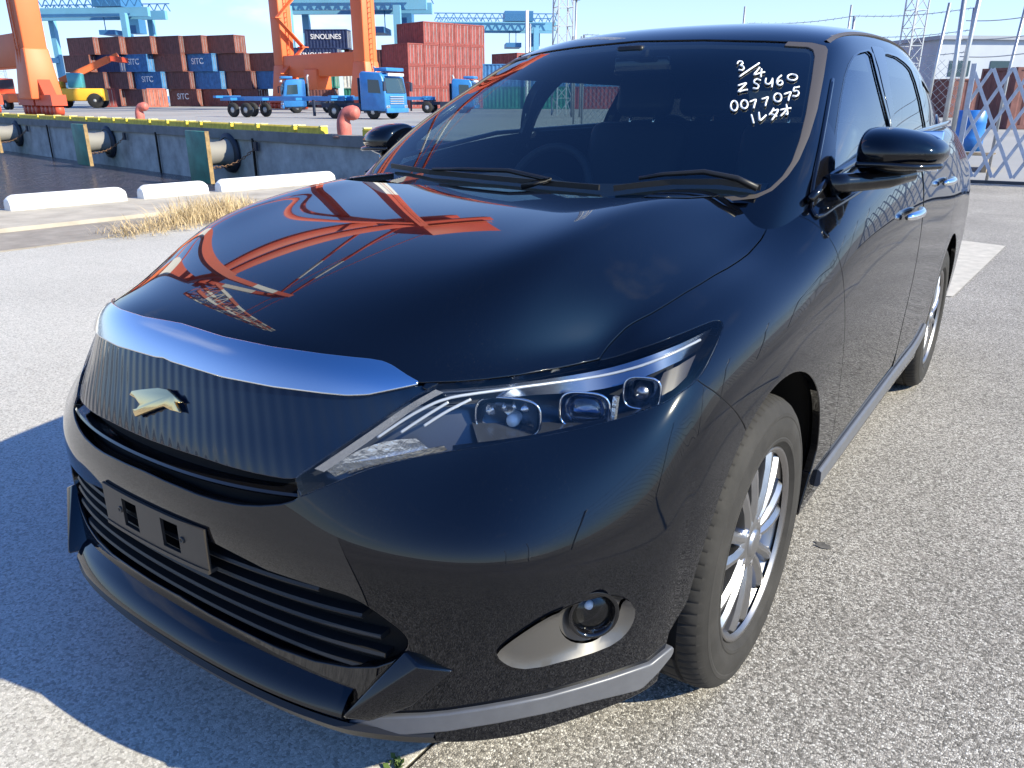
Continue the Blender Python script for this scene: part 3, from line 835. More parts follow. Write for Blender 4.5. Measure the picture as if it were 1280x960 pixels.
# ------------------------------------------------------------------ headlamps
M_HOUSE = mat('lamp_housing', (.075, .082, .095), .2, .6, .5)
M_LED = mat('light_guide', (.40, .42, .46), .25, .2)
M_FACET = mat('lamp_facets', (.70, .72, .75), .2, .85, bump=(70, .6, .008))
M_SMOKE = mat('lamp_brown_bezel', (.022, .016, .013), .25, .2)
hl_s = outer.clip(grow(tf['hl'], -.6))
for s in (1, -1):
    half = hl_s.clip(lambda V: -V[:, 0]*s)
    lamp = half.flanged(.035, .003).obj('headlamp', M_LENS, car)
    back = outer.clip(grow(tf['hl'], 14.0)).clip(lambda V: -V[:, 0]*s).clip(neg(archF)).shifted(-.085)
    back.obj('housing', M_HOUSE, lamp)
    def B(px, depth):
        p, nn = on_low(px, depth); return Vector((p.x*s, p.y, p.z)), Vector((nn.x*s, nn.y, nn.z))
    FWD = Vector((.35*s, -.9, .08)).normalized()
    def fr(p, z):
        x = Vector((0, 0, 1)).cross(z).normalized(); y = z.cross(x)
        return Matrix.Translation(p) @ Matrix((x, y, z)).transposed().to_4x4()
    # three compartments: superellipse bowls with bright rims; petals, a clear block lens and a ribbed cylinder inside
    def comp(px_, dep, hw, hh, z, rim_m, bowl_m):
        p, nn = B(px_, dep); M = fr(p, z); n = 40
        def se(k, sc, h):
            a = 2*math.pi*k/n; c_, s_ = math.cos(a), math.sin(a); e_ = .62
            return M @ Vector((hw*sc*math.copysign(abs(c_)**e_, c_), hh*sc*math.copysign(abs(s_)**e_, s_), h))
        b = MB(); b.tube([se(k, 1, .018) for k in range(n)], .0022, 8, closed=True); b.build('lamp_rim', rim_m, lamp)
        V = []; F = []
        prof_ = ((1, .018), (.93, .002), (.80, -.016), (.55, -.028), (.2, -.032))
        for sc, h in prof_: V += [se(k, sc, h) for k in range(n)]
        for i in range(len(prof_)-1):
            for k in range(n): F.append((i*n+k, i*n+(k+1) % n, (i+1)*n+(k+1) % n, (i+1)*n+k))
        F.append(tuple(range((len(prof_)-1)*n, len(prof_)*n)))
        b = MB(); b.add(V, F, True); b.build('reflector_bowl', bowl_m, lamp); return M
    M_BOWL = mat('lamp_bowl', (.34, .36, .40), .16, 1)
    M1 = comp((648, 507), .052, .060, .036, FWD, M_CHROME, M_BOWL)
    for cx, cz, w_, h_, rt in ((-.036, .006, .016, .024, .5), (-.010, .014, .008, .017, .4), (.008, .017, .007, .015, .3), (.028, .014, .014, .018, .1)):
        b = MB(); pts = []
        for k in range(10): a = 2*math.pi*k/10; pts.append(M1 @ (Vector((cx, cz, .002))+Matrix.Rotation(rt, 3, 'Z') @ Vector((w_*.5*math.cos(a), h_*.5*math.sin(a), .006*math.cos(2*a)))))
        b.add(pts+[M1 @ Vector((cx, cz, .010))], [(k, (k+1) % 10, 10) for k in range(10)], True); b.build('reflector_petal', M_FACET, lamp)
    b = MB(); b.lathe([(.012, -.03), (.013, -.005), (.010, .004), (0, .006)], 20, M1 @ Matrix.Translation((.004, -.012, 0))); b.build('bulb', MATS['bulb_glass'], lamp)
    M2 = comp((737, 492), .046, .046, .034, FWD, M_BRIGHT, M_BOWL)
    if 'projector_glass' not in MATS: glass_mat('projector_glass', (.60, .68, .80), 2.6, .0)
    b = MB(); b.lathe([(.030, -.012), (.032, .004), (.026, .012), (.014, .017), (0, .019)], 32, M2 @ Matrix.Diagonal((1.1, .9, 1, 1))); b.build('projector_lens', MATS['projector_glass'], lamp)
    b = MB(); b.lathe([(.034, -.004), (.035, .004), (.032, .006)], 32, M2 @ Matrix.Diagonal((1.1, .9, 1, 1))); b.build('projector_ring', M_BRIGHT, lamp)
    M3 = comp((806, 474), .040, .034, .030, FWD, M_CHROME, M_BOWL)
    b = MB()
    for k in range(6): b.lathe([(.014, -.022+.006*k), (.016, -.020+.006*k), (.014, -.018+.006*k)], 24, M3)
    b.lathe([(.013, -.024), (.012, .016), (0, .018)], 24, M3); b.build('ribbed_shade', M_ALLOY, lamp)
    b = MB(); b.bar(M2 @ Vector((.052, -.03, .012)), M2 @ Vector((.056, .03, .012)), .008, .010); b.build('divider', M_FACET, lamp)
    # light guides: long brow line and three parallel fingers
    def guide(pts, dep, r, material=M_LED, name='light_guide'):
        P = [B(tuple(q), dep)[0] for q in smooth_curve(pts, 10)]
        b = MB(); b.tube(P, r, 8); return b.build(name, material, lamp)
    g = guide([(470, 547), (520, 516), (566, 495), (640, 482), (700, 472), (770, 458), (830, 440), (880, 418)], .016, .0028)
    guide([(500, 541), (535, 519), (563, 501)], .020, .0028); guide([(530, 533), (560, 514), (592, 496)], .020, .0028)
    # brow shelf under the guide (chrome), inner facet patch, lower chrome keel, amber marker cover
    def ribbon(pa, pb, da, db, name, material):
        A = [B(tuple(q), da)[0] for q in smooth_curve(pa, 6)]; Bq = [B(tuple(q), db)[0] for q in smooth_curve(pb, 6)]
        m = min(len(A), len(Bq)); b = MB(); b.add(A[:m]+Bq[:m], [(i, i+1, m+i+1, m+i) for i in range(m-1)], True); o = b.build(name, material, lamp)
        return o
    ribbon([(548, 485), (640, 477), (750, 458), (840, 430), (893, 406)], [(566, 498), (645, 489), (755, 472), (842, 446), (886, 424)], .010, .030, 'brow', mat('brow_satin', (.20, .22, .26), .2, 1))
    ribbon([(440, 577), (480, 571), (520, 563), (555, 556)], [(425, 592), (470, 578), (515, 570), (560, 560)], .020, .045, 'inner_facet', M_FACET)
    ribbon([(405, 588), (440, 566), (480, 552), (520, 548)], [(412, 596), (445, 584), (490, 574), (540, 562)], .012, .030, 'inner_facet', M_FACET)
    ribbon([(566, 556), (640, 545), (700, 533), (757, 518)], [(566, 561), (640, 551), (700, 539), (757, 524)], .012, .020, 'keel', M_CHROME)
    ribbon([(835, 455), (858, 445), (880, 432)], [(822, 490), (850, 480), (872, 462)], .030, .034, 'marker_cover', M_SMOKE)
    ribbon([(600, 520), (680, 507), (760, 492), (820, 478)], [(600, 552), (680, 538), (760, 520), (820, 500)], .075, .030, 'apron', M_HOUSE)
    ribbon([(545, 486), (508, 508), (455, 544), (392, 586)], [(556, 488), (520, 510), (468, 546), (402, 590)], .004, .012, 'inner_rim', M_CHROME)

# ------------------------------------------------------------------ glasshouse
WS = [(300, 40), (500, 55), (700, 57), (788, 55), (882, 53), (960, 55), (1010, 58), (1017, 62), (1019, 70), (1015, 100), (1008, 142), (1000, 175), (990, 203), (978, 221), (962, 236), (945, 243), (860, 250), (760, 252), (640, 250), (464, 240), (200, 230)]
WSO = [(300, 35), (500, 50), (700, 53), (788, 50.5), (882, 49), (960, 50.5), (1015, 53), (1032, 57), (1035, 62), (1030, 95), (1022, 137), (1012, 170), (999, 200), (985, 220), (966, 238), (945, 248), (860, 256), (760, 258), (640, 256), (464, 246), (200, 240)]
up_near = lambda W: (W[:, 1] < 1.7) & (W[:, 2] > .95)
upr = lambda W: (W[:, 0] > .45) & (W[:, 2] > 1.0) & (W[:, 1] < 2.75)
upq = lambda W: (W[:, 0] > .45) & (W[:, 2] > 1.0) & (W[:, 1] < 3.2) & (W[:, 1] > 2.0)
WIN1 = [(1041, 240), (1041, 217), (1042, 190), (1045, 162), (1050, 127), (1056, 95), (1061, 80), (1067, 70), (1074, 65), (1086, 62), (1091, 67), (1098, 95), (1107, 130), (1116, 165), (1122, 200), (1100, 240)]
WIN2 = [(1104, 66), (1110, 66), (1122, 70), (1133, 78), (1140, 86), (1146, 102), (1152, 124), (1158, 155), (1162, 190), (1124, 200), (1118, 165), (1112, 125)]
WIN3 = [(1152, 100), (1158, 110), (1166, 124), (1171, 140), (1173, 170), (1168, 190), (1164, 165), (1158, 130)]
fw, fwo = photo(WS, 0, up_near), photo(WSO, 0, up_near)
f1, f2, f3 = photo(WIN1, 0, upr), photo(WIN2, 0, upr), photo(WIN3, 0, upq)
BP = photo([(1089, 58), (1103, 60), (1108, 80), (1126, 200), (1120, 200), (1112, 145), (1098, 85)], 0, upr)
roof = UPP.clip(neg(fwo)).clip(lambda V: .62-np.abs(V[:, 0])-np.maximum(0, V[:, 1]-.9)*9)
for f in (f1, f2, f3, BP): roof = roof.clip(neg(grow(f, .6)))
rearwin = lambda V: np.max([np.abs(V[:, 0])-.43, 1.17-V[:, 2], V[:, 2]-1.50, 3.2-V[:, 1]], 0)
roof = roof.clip(neg(rearwin)).clip(lambda V: 1.0-V[:, 2])
roof.flanged(.02, .002).obj('roof', PAINT, car)
UPP.clip(rearwin).obj('rear_window', M_PRIV, car)
ws = UPP.clip(grow(fw, 4)).shifted(-.004).obj('windscreen', M_WIND, car)
band = UPP.clip(grow(fwo, -.2)).clip(neg(fw)).clip(lambda V: -(np.abs(V[:, 0])-.3+np.maximum(0, 1.2-V[:, 2])*0) if False else V[:, 2]*0-1)
for s in (1, -1): band.clip(lambda V: .50-V[:, 0]*s).largest().flanged(.012, .002).obj('windscreen_moulding', M_STRIP, ws)
# black ceramic edge along the top and bottom of the screen
top = UPP.clip(fw).clip(neg(grow(fw, -5))).shifted(-.007).clip(lambda V: 1.3-V[:, 2]); top.obj('ceramic_band', M_GAP, ws)
for s in (1, -1):
    hs = lambda V: -V[:, 0]*s
    w1 = UPP.clip(hs).clip(grow(f1, 1.0)).largest().shifted(-.006)
    w1.obj('side_window', M_SIDE, car)
    w2 = UPP.clip(hs).clip(grow(f2, 1.0)).largest().shifted(-.006); w2.obj('side_window', M_PRIV if False else M_SIDE, car)
    w3 = UPP.clip(hs).clip(grow(f3, 1.0)).largest().shifted(-.006); w3.obj('quarter_window', M_PRIV, car)
    UPP.clip(hs).clip(BP).largest().shifted(.002).flanged(.015, .002).obj('door_pillar', M_GLOSS, car)
    # window surround
    for f, nm in ((f1, 'window_seal'), (f2, 'window_seal')):
        UPP.clip(hs).clip(grow(f, .7)).clip(neg(grow(f, -1.5))).largest().shifted(.001).obj(nm, M_GLOSS, car)
    # belt moulding along the door tops
    pts = [Vector((s*(interp(y, (.45, .62, 1.3, 2.0, 2.66, 2.9), (.795, .800, .818, .812, .797, .775))), y, interp(y, (.45, .62, 1.3, 2.0, 2.66, 2.9), (1.115, 1.165, 1.243, 1.262, 1.28, 1.285)))) for y in np.linspace(.45, 2.9, 30)]
    mb = MB(); mb.tube(pts, .010, 8); mb.build('belt_moulding', M_GLOSS, car)
    # roof drip moulding
    pts = []
    for y in np.linspace(1.16, 3.0, 26):
        x = interp(y, (1.16, 1.37, 2.0, 2.6, 3.0), (.600, .600, .595, .575, .55)); q_ = BVU.ray_cast(Vector((s*x, y, 2.2)), Vector((0, 0, -1)))[0]
        pts.append(q_+Vector((0, 0, -.001)))
    V = []; F = []
    for p in pts:
        V += [p+Vector((-.013*s, 0, .002)), p+Vector((0, 0, .006)), p+Vector((.013*s, 0, -.003)), p+Vector((0, 0, -.02))]
    for i in range(len(pts)-1):
        for k in range(4): F.append((i*4+k, i*4+(k+1) % 4, i*4+4+(k+1) % 4, i*4+4+k))
    mb = MB(); mb.add(V, F); mb.build('roof_moulding', M_STRIP, car, auto=50)

# cowl and scuttle below the screen, wipers
mb = MB(); V = []; F = []
xs = np.linspace(-.675, .675, 41)
for x in xs:
    t = abs(x)/.74
    y = .16+.20*t**2.4
    V += [(x, y, hood_z(min(abs(x), .6), y)-.030), (x, y+.05, 1.085+.02*t), (x, y+.10, 1.108+.012*t), (x, y+.16, 1.13+.02*t), (x, y+.17, 1.06)]
for i in range(len(xs)-1):
    for k in range(4): F.append((i*5+k, i*5+k+1, i*5+6+k, i*5+5+k))
mb.add(V, F, True); mb.build('cowl', M_BLACK, car)
for s in (1, -1):                       # body-coloured wedge between bonnet, wing and screen pillar
    Q = [(.665, .37, 1.118), (.70, .40, 1.130), (.745, .42, 1.128), (.79, .45, 1.10), (.83, .47, 1.05), (.84, .50, 1.09), (.815, .62, 1.17), (.76, .66, 1.25), (.70, .40, 1.0), (.75, .33, .98), (.82, .36, .98)]
    pass
def wiper(arm, blade, name='wiper'):
    # positions on the windscreen, given as photo points
    def U(px, lift):
        p, nn = on_low(px, -lift, BVU); return p
    A = [U(p, l) for p, l in arm]; Bl = [U(p, l) for p, l in blade]
    mb = MB(); mb.tube(A, [.009, .008, .007, .006, .005][:len(A)]+[.006]*max(0, len(A)-5), 8); w = mb.build(name, M_BLACK, car)
    mb = MB()
    for a, b in zip(Bl[:-1], Bl[1:]): mb.bar(a, b, .008, .015)
    mb.build('blade', M_BLACK, w)
wiper([((655, 241), .02), ((690, 236), .03), ((640, 226), .035), ((580, 222), .03), ((545, 220), .025)], [((492, 211), .012), ((540, 219), .012), ((600, 225), .012), ((680, 233), .012), ((750, 239), .012)])
wiper([((945, 243), .02), ((920, 235), .03), ((880, 229), .035), ((830, 230), .03), ((800, 233), .025)], [((768, 240), .012), ((800, 236), .012), ((840, 232), .012), ((900, 232), .012), ((950, 239), .012)])

# black sail ahead of the door glass and the glossy corner trim under it
SAILP = [(1021, 272), (1013, 258), (1011, 240), (1016, 215), (1024, 178), (1032, 140), (1040, 105), (1047, 100), (1048, 125), (1044, 165), (1042, 222), (1046, 246), (1036, 262)]
sailf = photo(SAILP, 0, lambda W: (W[:, 1] < .75) & (W[:, 0] > .6) & (W[:, 2] > .98))
for s in (1, -1):
    hs = lambda V: -V[:, 0]*s
    UPP.clip(hs).clip(sailf).largest().shifted(.003).obj('mirror_sail', M_GLOSS, car)
    for path, r_ in (([(1040, 100), (1033, 140), (1026, 178), (1019, 215), (1014, 245), (1014, 262), (1020, 272)], .006), ([(1020, 272), (1030, 268), (1044, 258), (1062, 247), (1085, 232)], .006)):
        P = []
        for q_ in smooth_curve(path, 5):
            p, nn = on_any(tuple(q_), .002)
            if p is not None: P.append(Vector((p.x*s, p.y, p.z)))
        mb = MB(); mb.tube(P, r_, 8); mb.build('corner_trim', M_GLOSS, car)
# ------------------------------------------------------------------ wheels
def make_wheel():
    w = empty('wheel', (0, 0, 0), car)
    RZ = Matrix.Rotation(R(90), 4, 'Y')          # lathe axis -> +x (outboard)
    # tyre: profile (radius, offset from wheel centre plane, outboard positive)
    prof = [(.226, -.10), (.245, -.112), (.285, -.1175), (.320, -.114), (.342, -.103), (.352, -.088), (.3565, -.070), (.3575, -.058), (.350, -.056), (.350, -.047), (.3578, -.045),
            (.358, -.008), (.350, -.006), (.350, .006), (.358, .008), (.3578, .045), (.350, .047), (.350, .056), (.3575, .058), (.3565, .070), (.353, .084), (.345, .098), (.333, .108),
            (.322, .1115), (.3195, .1135), (.312, .1145), (.309, .1135), (.290, .1175), (.276, .117), (.262, .114), (.259, .1155), (.252, .1145), (.248, .110), (.243, .105), (.236, .098), (.228, .092)]
    n = 400; mb = MB(); V = []; F = []
    for j, (r, h) in enumerate(prof):
        for k in range(n):
            a = 2*math.pi*k/n; rr = r
            if .058 <= abs(h) <= .090 and r > .34 and k % 5 == 0: rr = r-.0032     # shoulder sipes
            if abs(h) < .046 and r > .355 and k % 10 == 3: rr = r-.005
            V.append(RZ @ Vector((rr*math.cos(a), rr*math.sin(a), h)))
    for j in range(len(prof)-1):
        for k in range(n): F.append((j*n+k, j*n+(k+1) % n, (j+1)*n+(k+1) % n, (j+1)*n+k))
    mb.add(V, F, True); mb.build('tyre', M_RUB, w, auto=24)
    # rim barrel and lip
    mb = MB(); mb.lathe([(.222, -.10), (.205, -.08), (.200, 0), (.207, .06), (.222, .082), (.230, .090), (.236, .098), (.238, .103), (.234, .106), (.228, .103), (.222, .094)], 96, RZ)
    rim = mb.build('rim', M_ALLOY_D, w)
    # ten twisted blade spokes
    for i in range(14):
        a = 2*math.pi*(i+.25)/14
        rot = Matrix.Rotation(a, 4, 'Z'); V = []; F = []
        st = [(.045, .026, .088), (.085, .028, .095), (.13, .026, .097), (.18, .030, .095), (.214, .038, .091), (.231, .050, .086)]
        for r, wd, h in st:
            tw = .012 if i % 2 else -.012
            for u, d in ((-.5, -.030), (-.5, -.006), (-.16, .004), (.16, .004), (.5, -.006), (.5, -.030)):
                V.append(RZ @ (rot @ Vector((r, u*wd+tw*(r-.05)/.18, h+d))))
        for j in range(len(st)-1):
            for k in range(6): F.append((j*6+k, j*6+(k+1) % 6, j*6+6+(k+1) % 6, j*6+6+k))
        F += [tuple(range(6)), tuple(range(len(V)-6, len(V)))]
        mb = MB(); mb.add(V, F); mb.build('spoke', M_ALLOY, rim, auto=26)
    mb = MB(); mb.lathe([(.075, .055), (.075, .080), (.068, .092), (.045, .097), (.034, .094), (.033, .099), (.026, .103), (0, .104)], 48, RZ); mb.build('hub', M_ALLOY, rim)
    for i in range(5):
        a = 2*math.pi*(i+.1)/5; M = RZ @ Matrix.Translation((.0572*math.cos(a), .0572*math.sin(a), .088))
        mb = MB(); mb.lathe([(.013, -.02), (.013, .002), (.011, .004), (.009, -.004), (.008, .008), (0, .010)], 6, M, False); mb.build('lug_nut', M_BRIGHT, rim)
    mb = MB(); mb.lathe([(.05, .01), (.165, .01), (.165, .03), (.09, .032), (.05, .05), (0, .05)], 48, RZ); mb.build('brake_disc', mat('brake_iron', (.10, .095, .09), .4, .8), w)
    mb = MB(); mb.bar((-.02, -.12, .09), (-.02, -.15, -.06), .09, .05); mb.build('caliper', M_GAP, w)
    return w
w0 = make_wheel()
spots = [(.78, 0, 0), (.78, 2.66, 0), (-.78, 0, 180), (-.78, 2.66, 180)]
for i, (x, y, rz) in enumerate(spots):
    w = w0 if i == 0 else copy_tree(w0, car)
    w.location = (x, y, .357); w.rotation_euler = (R(17*i), 0, R(rz))

# ------------------------------------------------------------------ door mirrors
def mirror_unit(s, DX=-.02, DY=.185):
    c = Cage(); G = []
    # stations outwards (x), each an 8-point loop in (y, z)
    st = [(.862, .060, .044), (.868, .094, .069), (.905, .104, .074), (.96, .108, .070), (1.02, .102, .056), (1.058, .086, .034), (1.074, .050, .014)]
    for x, dy, dz in st:
        zc = 1.220+.02*max(0, x-.95); yb = .60+(.03 if x > 1.0 else 0)
        yf = yb-dy*1.7
        G.append([(x*1., yb, zc+dz*.92), (x, yb-dy*.6, zc+dz), (x, yf+.03, zc+dz*.75), (x, yf, zc+dz*.1), (x, yf+.02, zc-dz*.6), (x, yb-dy*.6, zc-dz*.9), (x, yb, zc-dz*.9), (x, yb+.012, zc)])
    G = [[((p[0]+DX)*s, p[1]+DY, p[2]) for p in r] for r in G]
    V = [p for r in G for p in r]; F = []
    for j in range(len(G)-1):
        for k in range(8): F.append((j*8+k, j*8+(k+1) % 8, j*8+8+(k+1) % 8, j*8+8+k))
    F += [tuple(range(8)), tuple(range(len(V)-8, len(V)))]
    if s < 0: F = [f[::-1] for f in F]
    co, no, fs = eval_subsurf(V, F, 3)
    me = bpy.data.meshes.new('door_mirror'); me.from_pydata([tuple(v) for v in co], [], fs); me.update(); me.shade_smooth()
    o = link_mesh('door_mirror', me, PAINT, car)
    bm = bmesh.new(); bm.from_mesh(me); bmesh.ops.recalc_face_normals(bm, faces=bm.faces); bm.to_mesh(me); bm.free()
    mb = MB(); mb.tube([Vector((s*x, y, z)) for x, y, z in ((.808, .565, 1.142), (.84, .60, 1.148), (.88, .64, 1.150), (.93, .69, 1.156), (.98, .74, 1.168))], [.030, .026, .024, .024, .018], 12); mb.build('mirror_arm', M_GLOSS, o)
    pts = [Vector((s*(x+DX), y+DY, z)) for x, y, z in ((.875, .445, 1.195), (.95, .435, 1.196), (1.02, .455, 1.192), (1.066, .53, 1.192))]
    mb = MB(); mb.tube([Vector(q) for q in smooth_curve([tuple(p) for p in pts], 8)], .0075, 8); mb.build('indicator_strip', M_GLOSS, o)
    mb = MB(); mb.box((s*(.965+DX), .617+DY, 1.226), (.17, .006, .105)); mb.build('mirror_glass', M_BRIGHT, o, bevel=.02)
for s in (1, -1): mirror_unit(s)

# ------------------------------------------------------------------ cabin
mb = MB(); V = []; F = []
xs = np.linspace(-.70, .70, 29)
for x in xs:
    t = abs(x)/.7; b = .015*math.exp(-((x+.37)/.2)**2)
    V += [(x, .30+.14*t*t, 1.09), (x, .52+.1*t*t, 1.10+b), (x, .74+.06*t*t, 1.095+b*1.6), (x, .84, 1.06+b), (x, .87, .98), (x, .82, .72)]
for i in range(len(xs)-1):
    for k in range(5): F.append((i*6+k, i*6+k+1, i*6+7+k, i*6+6+k))
mb.add(V, F, True); mb.build('dashboard', M_CABIN, car)
mb = MB(); mb.box((0, .86, 1.02), (.24, .04, .12)); mb.build('centre_display', M_GLOSS, car, bevel=.01)
SWM = Matrix.Translation((-.37, 1.02, 1.03)) @ Matrix.Rotation(R(66), 4, 'X')
mb = MB(); mb.tube([SWM @ Vector((.185*math.cos(a), .185*math.sin(a), 0)) for a in np.linspace(0, 2*math.pi, 40)[:-1]], .016, 10, closed=True)
swo = mb.build('steering_wheel', M_CABIN, car)
mb = MB(); mb.lathe([(0, .03), (.07, .02), (.075, -.04), (.03, -.16)], 24, SWM)
for a in (0, math.pi, -math.pi/2): mb.bar(SWM @ Vector((.05*math.cos(a), .05*math.sin(a), 0)), SWM @ Vector((.18*math.cos(a), .18*math.sin(a), 0)), .03, .015)
mb.build('wheel_boss', M_CABIN, swo)
def seat(x, y, wd=.50, name='front_seat'):
    e = empty(name, (x, y, 0), car)
    mb = MB(); mb.box((0, .05, .62), (wd, .54, .18)); mb.build('cushion', M_SEAT, e, bevel=.06, seg=4)
    M = Matrix.Translation((0, .36, .70)) @ Matrix.Rotation(R(-18), 4, 'X')
    mb = MB(); mb.box((0, 0, .30), (wd*.96, .15, .62), M=M); mb.build('backrest', M_SEAT, e, bevel=.06, seg=4)
    mb = MB(); mb.box((0, .0, .74), (.27, .11, .19), M=M); mb.build('headrest', M_SEAT, e, bevel=.045, seg=4)
    mb = MB()
    for sx in (-.06, .06): mb.tube([M @ Vector((sx, 0, .58)), M @ Vector((sx, 0, .68))], .006, 8)
    mb.build('headrest_post', M_BRIGHT, e)
seat(.37, 1.28); seat(-.37, 1.28)
for x in (-.42, .42): seat(x, 2.12, .62, 'rear_seat')
mb = MB(); mb.box((0, 1.25, .62), (.22, .75, .28)); mb.build('centre_console', M_CABIN, car, bevel=.03)
mb = MB(); mb.box((0, 1.6, .43), (1.5, 2.6, .04)); mb.build('cabin_floor', M_GAP, car)
# roof lining, mirror and camera housing behind the screen
rl = UPP.clip(neg(grow(fwo, 1))).clip(lambda V: 1.47-V[:, 2]).shifted(-.022)
rl.obj('roof_lining', mat('roof_lining', (.06, .06, .06), .9), car)
mb = MB(); mb.box((0, 1.06, 1.49), (.22, .03, .065)); mb.build('inner_mirror', M_GLOSS, car, bevel=.012)
mb = MB(); mb.box((.0, 1.00, 1.525), (.10, .10, .04)); mb.build('camera_housing', M_BLACK, car, bevel=.01)

# ------------------------------------------------------------------ marker writing on the screen
def zpt(x, y): return (460+x*.46875, 20+y*.46875)
def oval(cx, cy, rx, ry, n=18): return [(cx+rx*math.cos(a), cy+ry*math.sin(a)) for a in np.linspace(-1.3, 2*math.pi-1.3, n)]
STROKES = [
 [(984, 128), (988, 122), (996, 122), (999, 127), (993, 132), (1000, 135), (1002, 140), (997, 145), (988, 144)],
 [(990, 162), (1016, 144), (1043, 126)], [(1044, 138), (1036, 148), (1029, 157), (1044, 153), (1058, 150)], [(1049, 142), (1048, 152), (1047, 163)],
 [(986, 186), (998, 182), (1008, 180), (998, 191), (987, 202), (1000, 199), (1012, 197)],
 [(1046, 172), (1038, 169), (1030, 172), (1030, 179), (1038, 183), (1041, 188), (1037, 194), (1026, 193)],
 [(1061, 167), (1059, 176), (1063, 182), (1072, 180), (1077, 170)], [(1078, 167), (1078, 179), (1076, 190)],
 [(1102, 159), (1093, 167), (1090, 177), (1095, 185), (1104, 182), (1104, 175), (1097, 173), (1091, 178)],
 oval(1131, 164, 13, 8),
 oval(976, 240, 9, 13), oval(1003, 236, 9, 11),
 [(1018, 229), (1026, 226), (1034, 224), (1031, 234), (1028, 246)], [(1049, 222), (1057, 220), (1066, 217), (1062, 228), (1059, 240)],
 oval(1092, 218, 10, 11), [(1109, 209), (1118, 206), (1127, 204), (1123, 214), (1120, 226)],
 [(1150, 189), (1142, 191), (1136, 192), (1134, 201), (1142, 200), (1148, 204), (1146, 211), (1139, 215), (1132, 213)],
 [(1022, 264), (1025, 274), (1028, 286)], [(1042, 258), (1043, 268), (1045, 279), (1053, 273), (1061, 265)],
 [(1081, 247), (1076, 256), (1069, 264)], [(1079, 253), (1086, 252), (1093, 251), (1086, 265), (1076, 278)], [(1074, 262), (1082, 264), (1089, 268)],
 [(1099, 251), (1113, 248), (1128, 246)], [(1115, 237), (1117, 249), (1118, 262), (1113, 262)], [(1115, 250), (1108, 259), (1100, 267)]]
mb = MB()
for st in STROKES:
    P = []
    for q in smooth_curve(st, 4):
        p, nn = on_low(zpt(*q), -.0005, BVU); P.append(p)
    mb.tube(P, .0027, 6)
mb.build('marker_writing', mat('white_marker', (.82, .83, .82), .6), ws)
# ------------------------------------------------------------------ the place: level frame of the harbour (the apron under the car falls about one degree towards the quay)
PG = R(20.18)
GF = Vector(FX*math.cos(PG)+UX*math.sin(PG)); GU = Vector(-FX*math.sin(PG)+UX*math.cos(PG)); GR = Vector(RX)
GO = Vector(CAM)-GU*1.35
GM = Matrix(((GR.x, GF.x, GU.x, GO.x), (GR.y, GF.y, GU.y, GO.y), (GR.z, GF.z, GU.z, GO.z), (0, 0, 0, 1)))
def gpt(x, y, z=0.): return GM @ Vector((x, y, z))
def put(o, x, y, z=0., rz=0.):
    o.matrix_world = GM @ Matrix.Translation((x, y, z)) @ Matrix.Rotation(rz, 4, 'Z'); return o
def gpx(px, h=0.):
    d = Vector(ray(px)); g = Vector((d.dot(GR), d.dot(GF), d.dot(GU))); t = (h-1.35)/g.z; return Vector((0, 0, 1.35))+g*t
def gdp(px, Y):
    d = Vector(ray(px)); g = Vector((d.dot(GR), d.dot(GF), d.dot(GU))); return Vector((0, 0, 1.35))+g*(Y/g.y)

